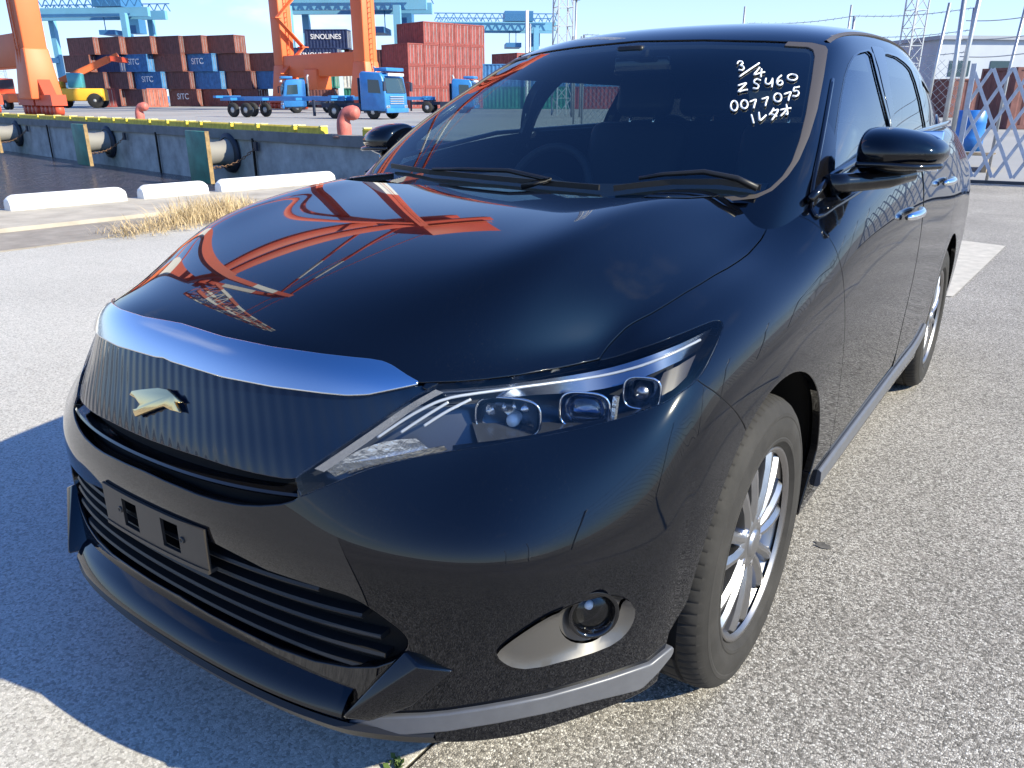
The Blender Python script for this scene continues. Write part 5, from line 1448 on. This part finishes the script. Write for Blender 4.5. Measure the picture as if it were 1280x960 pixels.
# ------------------------------------------------------------------ orange quay crane
M_OR = mat('crane_orange', (.72, .16, .05), .5, 0, .4, noise=(.25, .10, 6))
M_OR2 = mat('crane_red', (.55, .075, .035), .5, 0, .4, noise=(.25, .10, 6))
M_CW = mat('crane_white', (.75, .74, .70), .5, 0, .4, noise=(.3, .08, 6))
M_DK = mat('dark_machinery', (.05, .04, .04), .7)
A1 = Vector((-38.0, 67.0, 0)); A2 = A1-QD*16; GAU = 32.5
B2 = A1+QN*GAU; B1 = A2+QN*GAU
crane = empty('quay_crane'); put(crane, 0, 0, 0, 0)
tag(crane, 'tall orange container quay crane with raised red and white boom', 'crane')
Z = Vector((0, 0, 1))
for P in (A1, A2, B2, B1):
    lo = MB(); lo.bar(P+Z*2.0, P+Z*13, 2.0, 1.7, up=QN, w2=2.0, h2=1.7)
    lo.bar(P+Z*1.2, P+Z*5.0, 3.2, 2.4, up=QN, w2=2.1, h2=1.8)
    leg = lo.build('leg', M_OR, crane, bevel=.12)
    b = MB(); b.bar(P+Z*13, P+Z*20.5, 2.0, 1.7, up=QN); b.build('white_band', M_CW, leg)
    b = MB(); b.bar(P+Z*20.5, P+Z*35.5, 2.0, 1.7, up=QN, w2=1.7, h2=1.5); b.build('upper_leg', M_OR2, leg)
    for sgn in (-1, 1):                          # bogies under each leg
        c = P+QD*sgn*2.1
        b = MB(); b.bar(c-QD*1.9+Z*1.15, c+QD*1.9+Z*1.15, 1.1, .8); b.bar(c+Z*1.2, P+QD*sgn*.6+Z*3.0, .9, .8)
        for k in (-1.4, -.5, .5, 1.4):
            M = Matrix.Translation(c+QD*k+Z*.42) @ Matrix.Rotation(QA, 4, 'Z') @ Matrix.Rotation(R(90), 4, 'X'); b.lathe([(0, -.3), (.40, -.3), (.40, .3), (0, .3)], 14, M)
        b.build('bogie', M_OR2, crane)
    # caged ladder
    b = MB(); f = P-QN*.95-QD*.2 if P in (A1, A2) else P+QD*1.1
    for dx in (-.3, .3): b.bar(f+QD*dx+Z*3, f+QD*dx+Z*34, .07, .07)
    for k in range(60): b.bar(f-QD*.3+Z*(3.2+k*.5), f+QD*.3+Z*(3.2+k*.5), .05, .05)
    b.build('ladder', M_OR, leg)
def beam(a, b_, w, h, name, m, up=Z): 
    mb = MB(); mb.bar(a, b_, w, h, up=up); return mb.build(name, m, crane, bevel=.08)
beam(A1+Z*4.9, A2+Z*4.9, 1.5, 2.5, 'sill_beam', M_OR); beam(B1+Z*4.8, B2+Z*4.8, 1.5, 2.4, 'sill_beam', M_OR)
beam(A1+Z*34.5, A2+Z*34.5, 1.5, 1.9, 'tie_beam', M_OR2); beam(B1+Z*34.5, B2+Z*34.5, 1.5, 1.9, 'tie_beam', M_OR2)
for a, b_ in ((A1, B2), (A2, B1)):
    beam(a+Z*14, b_+Z*14, 1.3, 1.6, 'portal_beam', M_OR); beam(a+Z*20.5, b_+Z*34, .8, .8, 'diagonal_brace', M_OR2)
MA, MBp = (A1+A2)/2, (B1+B2)/2
for s in (-3.2, 3.2): beam(MA-QN*2+QD*s+Z*36.4, MBp+QN*17+QD*s+Z*36.4, 1.3, 2.2, 'main_girder', M_OR2)
hs = MB(); C = MBp+QN*9; hs.bar(C-QN*6+Z*41, C+QN*6+Z*41, 8.5, 6.0); house = hs.build('machinery_house', M_OR2, crane, bevel=.1)
b = MB(); b.bar(C-QN*6.3+Z*37.7, C+QN*6.3+Z*37.7, 10, .25)
for k in range(13):
    for s in (-4.9, 4.9): b.bar(C+QN*(-6+k)+QD*s+Z*37.8, C+QN*(-6+k)+QD*s+Z*38.9, .06, .06)
for s in (-4.9, 4.9): b.bar(C-QN*6.2+QD*s+Z*38.9, C+QN*6.2+QD*s+Z*38.9, .06, .06)
b.build('walkway', M_OR, house)
AP = MA+QN*4+Z*60
for s in (-1, 1):
    top = AP+QD*s*2.2
    for z0, z1, m in ((0, .35, M_OR2), (.35, .7, M_CW), (.7, 1.0, M_OR2)):
        a = MA+QD*s*7.5+Z*35.5; mb = MB(); mb.bar(a.lerp(top, z0), a.lerp(top, z1), 1.3, 1.1, up=QN); mb.build('apex_leg', m, crane)
    for z0, z1, m in ((0, .5, M_OR2), (.5, .75, M_CW), (.75, 1.0, M_OR2)):
        a = MBp+QD*s*3.2+Z*37.5; mb = MB(); mb.tube([a.lerp(top, z0), a.lerp(top, z1)], .32, 10); mb.build('back_stay', m, crane)
    mb = MB(); mb.tube([top, C+QN*5+QD*s*3+Z*37.5], .10, 8); mb.build('stay_rope', M_OR2, crane)
beam(AP-QD*3, AP+QD*3, 1.2, 1.2, 'apex_beam', M_OR2)
# raised boom: lattice in red and white bands
bd = (-QN*.16+Z).normalized(); H0 = MA-QN*2.5+Z*36.5; LB = 50.; nb = 10
for k in range(nb):
    z0, z1 = LB*k/nb, LB*(k+1)/nb; mb = MB(); w = 3.0*(1-.25*k/nb); hh = 1.5*(1-.3*k/nb)
    side_ = QN
    for sx in (-1, 1):
        for sy in (-1, 1): mb.bar(H0+bd*z0+QD*sx*w+side_*sy*hh, H0+bd*z1+QD*sx*w+side_*sy*hh, .55, .55, up=QN)
        for j in range(2):
            za, zb = z0+(z1-z0)*j/2, z0+(z1-z0)*(j+1)/2; mb.bar(H0+bd*za+QD*sx*w-side_*hh, H0+bd*zb+QD*sx*w+side_*hh, .22, .22, up=QD); mb.bar(H0+bd*zb+QD*sx*w-side_*hh, H0+bd*zb+QD*sx*w+side_*hh, .22, .22, up=QD)
    for sy in (-1, 1):
        mb.bar(H0+bd*z1-QD*w+side_*sy*hh, H0+bd*z1+QD*w+side_*sy*hh, .3, .3, up=QN); mb.bar(H0+bd*z0-QD*w+side_*sy*hh, H0+bd*z1+QD*w+side_*sy*hh, .2, .2, up=QN)
    mb.build('boom_section', M_CW if k % 2 else M_OR2, crane)
for s in (-1, 1):
    mb = MB(); mb.tube([AP+QD*s*2.2, H0+bd*24+QD*s*2.6], .16, 8); mb.build('fore_stay', M_OR2, crane)
# stair tower on the landside leg, lamps
b = MB(); S = B1+QD*1.8
for k in range(7):
    sg = 1 if k % 2 else -1; b.bar(S-QN*sg*1.6+Z*(1+k*3), S+QN*sg*1.6+Z*(4+k*3), .8, .12); b.bar(S+QN*sg*1.6+Z*(4+k*3)-QD*.5, S+QN*sg*1.6+Z*(4+k*3)+QD*.5, .9, .1)
b.build('stair', M_OR, crane)
b = MB(); b.box(tuple(A1-QN*1.0+Z*17.0-QD*.1), (.9, .5, .7)); b.build('floodlight', M_WHITE, crane, bevel=.08)
b = MB(); b.box(tuple(B1.lerp(B2, .42)+Z*3.3), (2.6, 2.0, 2.2), QA); b.build('control_cabin', M_OR, crane, bevel=.1)

# ------------------------------------------------------------------ blue yard gantries
M_RB = mat('gantry_blue', (.15, .38, .54), .5, 0, .4, noise=(.3, .1, 5)); M_RB2 = mat('gantry_dark_blue', (.04, .16, .34), .5)  # main blue paled in its base colour to stand for distance haze
def gantry(x, y, rz, span, height, label, dpt=9., tilt=None):
    g = empty('yard_gantry'); put(g, x, y, 0, rz); tag(g, label, 'gantry crane', 'blue yard gantry cranes')
    for sx in (0, span):
        for sy in (-dpt/2, dpt/2):
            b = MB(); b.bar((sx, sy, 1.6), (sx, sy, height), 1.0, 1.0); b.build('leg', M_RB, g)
            b = MB(); b.box((sx, sy, 1.0), (1.1, 3.4, 1.2))
            for k in (-1, 1): b.lathe([(0, -.3), (.75, -.3), (.75, .3), (0, .3)], 14, Matrix.Translation((sx, sy+k*1.1, .75)) @ Matrix.Rotation(R(90), 4, 'Y'))
            b.build('wheel_set', M_RB2, g)
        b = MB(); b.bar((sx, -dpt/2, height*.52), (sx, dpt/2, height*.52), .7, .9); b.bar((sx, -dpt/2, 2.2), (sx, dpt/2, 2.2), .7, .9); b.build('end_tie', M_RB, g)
    for sy in (-dpt/2+1.5, dpt/2-1.5):
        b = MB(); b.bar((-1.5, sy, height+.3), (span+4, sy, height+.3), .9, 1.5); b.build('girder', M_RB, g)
    b = MB(); n = 16
    for sy in (-dpt/2-.2, dpt/2+.2):
        b.bar((-1.5, sy, height+2.4), (span+4, sy, height+2.4), .16, .16)
        for k in range(n):
            xa, xb = -1.5+(span+5.5)*k/n, -1.5+(span+5.5)*(k+1)/n
            b.bar((xa, sy, height+1.1), ((xa+xb)/2, sy, height+2.4), .14, .14); b.bar(((xa+xb)/2, sy, height+2.4), (xb, sy, height+1.1), .14, .14)
    b.build('truss_rail', M_RB2, g)
    t = MB(); cx = span*.82; t.box((cx, 0, height+2.1), (5.5, dpt-2, 1.8)); t.box((cx+3.2, 0, height-1.9), (2.2, 2.4, 2.4)); t.box((cx-1, 0, height-3.0), (3.0, 6.2, .8))
    for k in (-2, 2): t.tube([(cx-1+k*.4, k, height), (cx-1+k*.4, k, height-2.8)], .08, 6)
    t.build('trolley', M_RB2, g)
def at(px_, Y): p = gdp((px_, 122), Y); return p.x
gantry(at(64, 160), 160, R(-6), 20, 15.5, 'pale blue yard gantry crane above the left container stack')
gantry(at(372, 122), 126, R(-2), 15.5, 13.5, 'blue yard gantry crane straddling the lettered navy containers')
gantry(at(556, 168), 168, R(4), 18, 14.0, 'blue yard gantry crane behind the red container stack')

# ------------------------------------------------------------------ trucks
M_TB = mat('truck_blue', (.03, .19, .48), .35, 0, .5, .3, noise=(2, .2, 6)); M_TG = mat('truck_glass', (.03, .06, .08), .06, 0, .6); M_TF = mat('truck_frame', (.02, .03, .06), .6); M_TW = mat('truck_tyre', (.018, .018, .018), .85); M_HUB = mat('truck_hub', (.45, .45, .45), .5, .5)
def wheel_at(par, x, y, r=.5, name='wheel', w=.3):
    mb = MB(); M = Matrix.Translation((x, y, r)) @ Matrix.Rotation(R(90), 4, 'X')
    mb.lathe([(.24, -w/2), (r*.92, -w/2), (r, -w/2+.06), (r, w/2-.06), (r*.92, w/2), (.24, w/2)], 20, M); o = mb.build(name, M_TW, par)
    mb = MB(); mb.lathe([(0, -w/2+.02), (.26, -w/2+.06), (.26, w/2-.06), (.12, w/2-.02), (0, w/2)], 16, M); mb.build('hub', M_HUB, o)
def truck(x, y, rz, label, trailer=True, cab=M_TB):
    t = empty('tractor_truck'); put(t, x, y, 0, rz); tag(t, label, 'truck', 'blue port trucks')
    # x forward; cab front at x = 0
    c = MB(); prof = [(-2.05, .55), (-.10, .50), (.0, .75), (-.02, 1.55), (-.22, 2.55), (-.40, 2.85), (-1.9, 2.95), (-2.05, 2.8)]
    c.prism(prof, -1.22, 1.22, Matrix(((1, 0, 0, 0), (0, 0, 1, 0), (0, 1, 0, 0), (0, 0, 0, 1)))); cb = c.build('cab', cab, t, bevel=.09)
    b = MB(); b.add([(-.012, -1.05, 1.62), (-.012, 1.05, 1.62), (-.205, 1.0, 2.55), (-.205, -1.0, 2.55)], [(0, 1, 2, 3)]); b.V = [(v[0]+.035, v[1], v[2]) for v in b.V]; b.build('windscreen', M_TG, cb)
    for sy in (-1, 1):
        b = MB(); b.prism([(-1.35, 1.65), (-.35, 1.6), (-.48, 2.4), (-1.35, 2.45)], 1.225*sy-.01, 1.225*sy+.01, Matrix(((1, 0, 0, 0), (0, 0, 1, 0), (0, 1, 0, 0), (0, 0, 0, 1)))); b.build('side_window', M_TG, cb)
        b = MB(); b.box((.02, sy*.98, .78), (.08, .36, .24)); b.build('headlight', M_BRIGHT, cb, bevel=.02)
        b = MB(); b.bar((-.15, sy*1.3, 2.3), (.15, sy*1.45, 2.3), .05, .05); b.box((.15, sy*1.48, 2.0), (.1, .22, .55)); b.build('mirror', M_TF, cb)
    b = MB()
    for k in range(4): b.box((.025, 0, .98+k*.14), (.06, 1.5, .05))
    b.build('grille', M_HUB, cb); b = MB(); b.box((.02, 0, .55), (.16, 2.4, .30)); b.build('bumper', cab, cb, bevel=.04)
    b = MB(); b.box((-.5, 0, 3.05), (1.0, 1.9, .22)); b.build('sun_visor', cab, cb, bevel=.05)
    b = MB(); b.box((-1.15, 0, .62), (1.5, 2.3, .45)); b.build('wheel_guard', M_TF, t, bevel=.05)
    b = MB(); b.tube([(-2.3, .9, .9), (-2.3, .9, 3.1), (-2.4, .9, 3.3)], .09, 10); b.build('exhaust', M_HUB, t)
    b = MB(); b.box((-2.25, 0, 1.7), (.08, 2.2, 1.7)); b.build('rear_rack', M_TF, t)
    b = MB(); b.box((-.01, 0, 2.74), (.12, 1.7, .16)); b.build('name_board', mat('cab_board', (.75, .78, .8), .5), cb)
    f = MB()
    for sy in (-.42, .42): f.box((-3.4, sy, .85), (5.2, .12, .28))
    f.box((-4.4, 0, 1.08), (1.0, .9, .16)); f.box((-2.6, -.95, .75), (1.1, .5, .5)); f.build('frame', M_TF, t)
    for xx in (-1.15, -4.4, ):
        for sy in (-1.02, 1.02): wheel_at(t, xx, sy)
    if trailer:
        r = empty('container_chassis'); put(r, *(0, 0)); r.matrix_world = t.matrix_world.copy(); tag(r, label.replace('tractor truck facing right on the far quay, beside', 'empty container chassis on the far quay, near').replace('tractor truck partly hidden', 'empty container chassis mostly hidden'), 'trailer', 'container chassis')
        f = MB()
        for sy in (-.45, .45): f.box((-9.8, sy, 1.28), (11.6, .16, .30))
        for k in range(8): f.box((-4.6-k*1.55, 0, 1.25), (.14, 2.35 if k % 2 == 0 else 1.0, .18))
        f.build('frame', M_TB, r)
        f = MB()
        for xx in (-4.6, -15.4): f.box((xx, 0, 1.40), (.3, 2.4, .16))
        f.build('bolster', M_TB, r)
        b = MB()
        for sy in (-.8, .8): b.bar((-6.4, sy, 1.2), (-6.4, sy, .15), .14, .14)
        b.build('landing_leg', M_TF, r)
        for xx in (-12.6, -13.9):
            for sy in (-.95, .95): wheel_at(r, xx, sy)
def tpos(px_): return gpx(px_)
P = tpos((497, 149)); truck(P.x, P.y, R(-28), 'blue tractor truck facing right on the far quay, beside the near crane bollard')
P = tpos((592, 143)); truck(P.x, P.y+6, R(-8), 'blue tractor truck partly hidden behind the windscreen pillar', True)
P = tpos((330, 143)); truck(P.x, P.y+6, R(-160), 'blue tractor truck seen from behind, left of the crane stairs', False)
# reach stacker by the crane foot
M_YK = mat('stacker_yellow', (.80, .42, .03), .45); 
P = gpx((103, 135)); rs = empty('reach_stacker'); put(rs, P.x, P.y, 0, R(12)); tag(rs, 'yellow reach stacker beside the left crane leg', 'reach stacker')
b = MB(); b.box((0, 0, 1.7), (6.4, 3.0, 1.6)); b.box((-2.6, 0, 2.9), (1.4, 2.8, 1.0)); b.build('body', M_YK, rs, bevel=.15)
b = MB(); b.box((-.2, 0, 3.5), (1.8, 1.6, 1.9)); b.build('cab', mat('stacker_cab', (.06, .30, .38), .2), rs, bevel=.1)
b = MB(); b.bar((-2.4, .9, 3.4), (4.2, .9, 6.3), .7, .8); b.bar((3.6, .9, 6.0), (5.4, .9, 6.8), .5, .6); b.build('boom', M_OR, rs)
b = MB(); b.box((5.5, .9, 6.2), (.9, 6.0, .6)); b.build('spreader', M_OR2, rs)
for xx, r_ in ((-2.2, .75), (2.2, .95)):
    for sy in (-1.4, 1.4): wheel_at(rs, xx, sy, r_, 'wheel', .7)
P = gpx((12, 137)); rs2 = empty('yard_tractor'); put(rs2, P.x, P.y, 0, R(-30)); tag(rs2, 'orange yard tractor at the far left edge by the crane', 'tractor')
b = MB(); b.box((0, 0, 1.3), (5.0, 2.4, 1.0)); b.build('body', M_OR, rs2, bevel=.1); b = MB(); b.box((-.6, 0, 2.6), (1.8, 2.0, 1.7)); b.build('cab', M_OR2, rs2, bevel=.1); b = MB(); b.box((.32, 0, 2.8), (.06, 1.7, 1.0)); b.build('windscreen', M_TG, rs2)
for xx in (-1.6, 1.6):
    for sy in (-1.1, 1.1): wheel_at(rs2, xx, sy, .55)

# ------------------------------------------------------------------ masts
M_GAL = mat('galvanised_steel', (.42, .44, .46), .45, .7, .5, noise=(8, .15))
def mast(px_, Y, h, label, w=1.2, lamps=False):
    P = gdp((px_, 122), Y); m_ = empty('lattice_mast'); put(m_, P.x, Y, 0, .3); tag(m_, label, 'mast', 'lattice masts')
    b = MB()
    for sx, sy in ((-1, -1), (1, -1), (1, 1), (-1, 1)): b.bar((sx*w/2, sy*w/2, 0), (sx*w/2, sy*w/2, h), .10, .10)
    b.build('chords', M_GAL, m_); b = MB(); n = int(h/1.3)
    for k in range(n):
        z0, z1 = h*k/n, h*(k+1)/n
        for (ax, ay), (bx_, by) in (((-1, -1), (1, -1)), ((1, -1), (1, 1)), ((1, 1), (-1, 1)), ((-1, 1), (-1, -1))):
            b.bar((ax*w/2, ay*w/2, z0), (bx_*w/2, by*w/2, z1), .05, .05); b.bar((ax*w/2, ay*w/2, z1), (bx_*w/2, by*w/2, z1), .05, .05)
    b.build('lattice', M_GAL, m_)
    if lamps:
        b = MB(); b.box((0, 0, h+.4), (3.4, 1.2, .2))
        for k in range(4): b.box((-1.3+k*.87, -.7, h+.9), (.6, .35, .6))
        b.build('floodlights', M_WHITE, m_)
mast(702, 66, 30, 'slim lattice floodlight mast rising just left of the car roof'); mast(1128, 70, 32, 'slim lattice mast rising behind the fence on the right'); mast(8, 190, 22, 'far grey lattice mast at the top left corner', 1.6)
P = gdp((719, 60), 44); mb = MB(); o = empty('signal_post'); put(o, P.x, 44, 0, 0); tag(o, 'thin post with a dark signal box above the car roof', 'post')
mb.tube([(0, 0, 0), (0, 0, 6.4)], .05, 8); mb.build('pole', M_GAL, o); mb = MB(); mb.box((0, 0, 6.5), (.42, .3, 1.0)); mb.build('signal_box', M_TF, o, bevel=.05)
for k, px_ in enumerate((662, 715, 725, 921, 1049)):
    Y = 60; P = gdp((px_, 120), Y); mb = MB(); mb.tube([(0, 0, 0), (0, 0, (6.2, 5.4, 5.4, 7.3, 7.4)[k])], .07, 8); o = mb.build('lamp_post', M_GAL); put(o, P.x, Y, 0); tag(o, 'thin grey post behind the car roof, %s from the left' % ORD[k], 'post', 'thin posts behind the car')
# post and round tank lids seen through the cabin
P = gdp((658, 150), 30); mb = MB(); mb.tube([(0, 0, 0), (0, 0, 4.2)], .06, 8); o = mb.build('sign_post', M_WHITE); put(o, P.x, 30, .0); tag(o, 'pale post seen through the windscreen', 'post')

# ------------------------------------------------------------------ folding gate and fences at the right
M_GATE = mat('gate_paint', (.46, .50, .58), .45, .3, .5, noise=(9, .15))
def wx(px_, y): return hit(px_, 1, y)
GY = 17.0
gx0, gx1 = wx((1192, 226), GY)[0], 6.5
gt = empty('folding_gate', (gx0, GY, 0)); tag(gt, 'grey folding lattice gate standing across the right background', 'gate')
Lg = gx1-gx0; Hg = 2.15; nd = int(Lg/.34)
for k in range(-3, nd+1):
    x0 = k*.34
    for sgn, nm in ((1, 'lattice_bar'), (-1, 'lattice_bar')):
        a, b_ = (x0, .12), (x0+1.0, Hg) if sgn > 0 else (x0+1.0, .12)
        if sgn < 0: a, b_ = (x0+1.0, .12), (x0, Hg)
        # clip to gate width
        (xa, za), (xb, zb) = (a, b_)
        def cl(xa, za, xb, zb):
            if xa > xb: xa, za, xb, zb = xb, zb, xa, za
            if xb < 0 or xa > Lg: return None
            if xa < 0: t = -xa/(xb-xa); za += (zb-za)*t; xa = 0
            if xb > Lg: t = (Lg-xa)/(xb-xa); zb = za+(zb-za)*t; xb = Lg
            return xa, za, xb, zb
        r_ = cl(xa, za, xb, zb)
        if r_ is None or abs(r_[0]-r_[2]) < .08: continue
        mb = MB(); yo = .02 if sgn > 0 else -.02
        mb.bar((r_[0], yo, r_[1]), (r_[2], yo, r_[3]), .02, .062, up=(0, 0, 1)); mb.build(nm, M_GATE, gt)
for x in np.arange(0, Lg+.1, 2.4):
    mb = MB(); mb.bar((x, 0, 0), (x, 0, Hg+.1), .09, .09); mb.box((x, 0, .10), (.16, .5, .08)); mb.build('upright', M_GATE, gt)
mb = MB(); mb.bar((-.5, 0, .03), (Lg, 0, .03), .08, .06); mb.build('floor_rail', mat('dark_rail', (.05, .05, .055), .6), gt)
def fence(x0, y0, x1, y1, n, label, arm=(0, 0), h=2.6, mesh_=True):
    f = empty('barbed_fence', (x0, y0, 0)); tag(f, label, 'fence', 'barbed wire fences')
    D = Vector((x1-x0, y1-y0, 0)); tops = []
    rnd = random.Random(n)
    for k in range(n+1):
        p = D*k/n; lean = Vector((rnd.uniform(-.03, .03)+arm[0], rnd.uniform(-.03, .03)+arm[1], 0))
        mb = MB(); mb.tube([p, p+Z*h*.72, p+Z*h+lean], .03, 8); mb.build('post', M_GAL, f); tops.append((p, lean))
    for j, t in enumerate((1.0, .88, .76)):
        mb = MB()
        for k in range(n):
            (p, l), (q_, m2) = tops[k], tops[k+1]; s_ = max(0, (t-.72)/.28); a = p+Z*h*t+l*s_; b_ = q_+Z*h*t+m2*s_
            pts = [a.lerp(b_, u)-Z*.06*math.sin(math.pi*u) for u in np.linspace(0, 1, 7)]
            mb.tube(pts, .007, 4)
            for u in np.linspace(.04, .96, 14):
                c = a.lerp(b_, u)-Z*.06*math.sin(math.pi*u); mb.bar(c-Vector((.02, .0, .03)), c+Vector((.02, 0, .03)), .006, .006)
        mb.build('barbed_wire', M_GAL, f)
    if mesh_:
        mb = MB(); Lf = D.length; u = D.normalized(); hh = h*.72; sp = .16; m_ = int((Lf+hh)/sp)
        for k in range(m_):
            for sg in (1, -1):
                a0 = k*sp-hh if sg > 0 else k*sp
                b0 = a0+hh*sg; za, zb = 0., hh
                t0, t1 = 0., 1.
                lo_, hi_ = min(a0, b0), max(a0, b0)
                if hi_ < 0 or lo_ > Lf: continue
                if a0 != b0:
                    ts = sorted(((0-a0)/(b0-a0), (Lf-a0)/(b0-a0))); t0, t1 = max(0, ts[0]), min(1, ts[1])
                if t1 <= t0: continue
                A_ = u*(a0+(b0-a0)*t0)+Z*hh*t0; B_ = u*(a0+(b0-a0)*t1)+Z*hh*t1; mb.bar(A_, B_, .006, .006)
        o = mb.build('chain_link', M_GAL, f); o['kind'] = 'stuff'
fence(gx0-.15, 17.0, gx0-9.0, 17.3, 4, 'barbed wire fence behind the car, left of the folding gate', h=3.25)
fence(6.6, 17.0, 7.4, -7, 9, 'barbed wire fence along the right side of the lot', arm=(-.32, 0), h=3.0)
for k, (px_, y, h) in enumerate((((1166, 90), 16.8, 3.35), ((1172, 200), 16.6, 3.6), ((1184, 200), 16.7, 4.1), ((1236, 210), 17.3, 3.3))):
    x = wx(px_, y)[0]; mb = MB(); mb.tube([(0, 0, 0), (.02, 0, h*.6), (.10 if k != 1 else -.02, 0, h)], .045 if k in (1, 2) else .03, 8); o = mb.build('gate_post', M_GAL); o.location = (x, y, 0)
    tag(o, 'grey steel post at the folding gate, %s from the left' % ORD[k], 'post', 'steel posts at the gate')
# wires strung between the gate posts
for k, z in enumerate((3.05, 2.72, 2.4)):
    mb = MB(); pts = [(x, 17.15, z+.03*math.sin(x*3)) for x in np.linspace(gx0-.3, 6.5, 40)]; mb.tube(pts, .009, 4); o = mb.build('barbed_wire', M_GAL); tag(o, '%s barbed wire strand above the folding gate' % ('topmost', 'middle', 'lowest')[k], 'barbed wire', 'barbed wire strands above the gate')
# things beyond the gate
P = gdp((1238, 118), 38); container(P.x+.2, 38, 0, R(5), 'brown_red', 'brown red container beyond the folding gate at the right edge', 20)
P = gdp((1176, 118), 60); container(P.x, 60, 0, R(8), 'brown_red', 'brown red container further left beyond the folding gate', 20)
bl = empty('site_building'); P = gdp((1236, 110), 70); put(bl, P.x, 70, 0, R(6)); tag(bl, 'low pale warehouse behind the gate at the right edge', 'building')
b = MB(); b.box((6, 4, 2.9), (22, 8, 5.8)); b.build('wall', mat('warehouse_wall', (.42, .46, .52), .7, noise=(.4, .1)), bl)
b = MB(); b.box((6, 4, 5.95), (22.6, 8.6, .3)); b.build('roof', mat('warehouse_roof', (.30, .33, .38), .6), bl)
for k in range(6): b = MB(); b.box((-3+k*3.6, -.02, 3.6), (1.8, .06, 1.2)); b.build('window', M_TG, bl)
mb = MB(); mb.lathe([(0, 0), (.33, 0), (.33, .25), (.34, .28), (.33, .31), (.33, .62), (.34, .65), (.33, .68), (.33, .9), (.30, .92), (0, .92)], 24); o = mb.build('drum', mat('drum_blue', (.02, .16, .50), .4)); P = wx((1212, 160), 20.5); o.location = (P[0], 20.5, gz(P[0], 20.5)*.4+.35); tag(o, 'blue plastic drum beyond the folding gate', 'drum')
pal = empty('pallet', (wx((1212, 160), 20.5)[0], 20.5, 0)); tag(pal, 'wooden pallet carrying the blue drum', 'pallet')
b = MB()
for k in range(5): b.box((0, -.5+k*.25, .42), (1.2, .1, .03))
b.build('deck', mat('pallet_wood', (.35, .26, .16), .8), pal); b = MB()
for k in (-.5, 0, .5): b.box((k, 0, .2), (.1, 1.1, .4))
b.build('bearer', mat('pallet_wood', (.35, .26, .16), .8), pal)
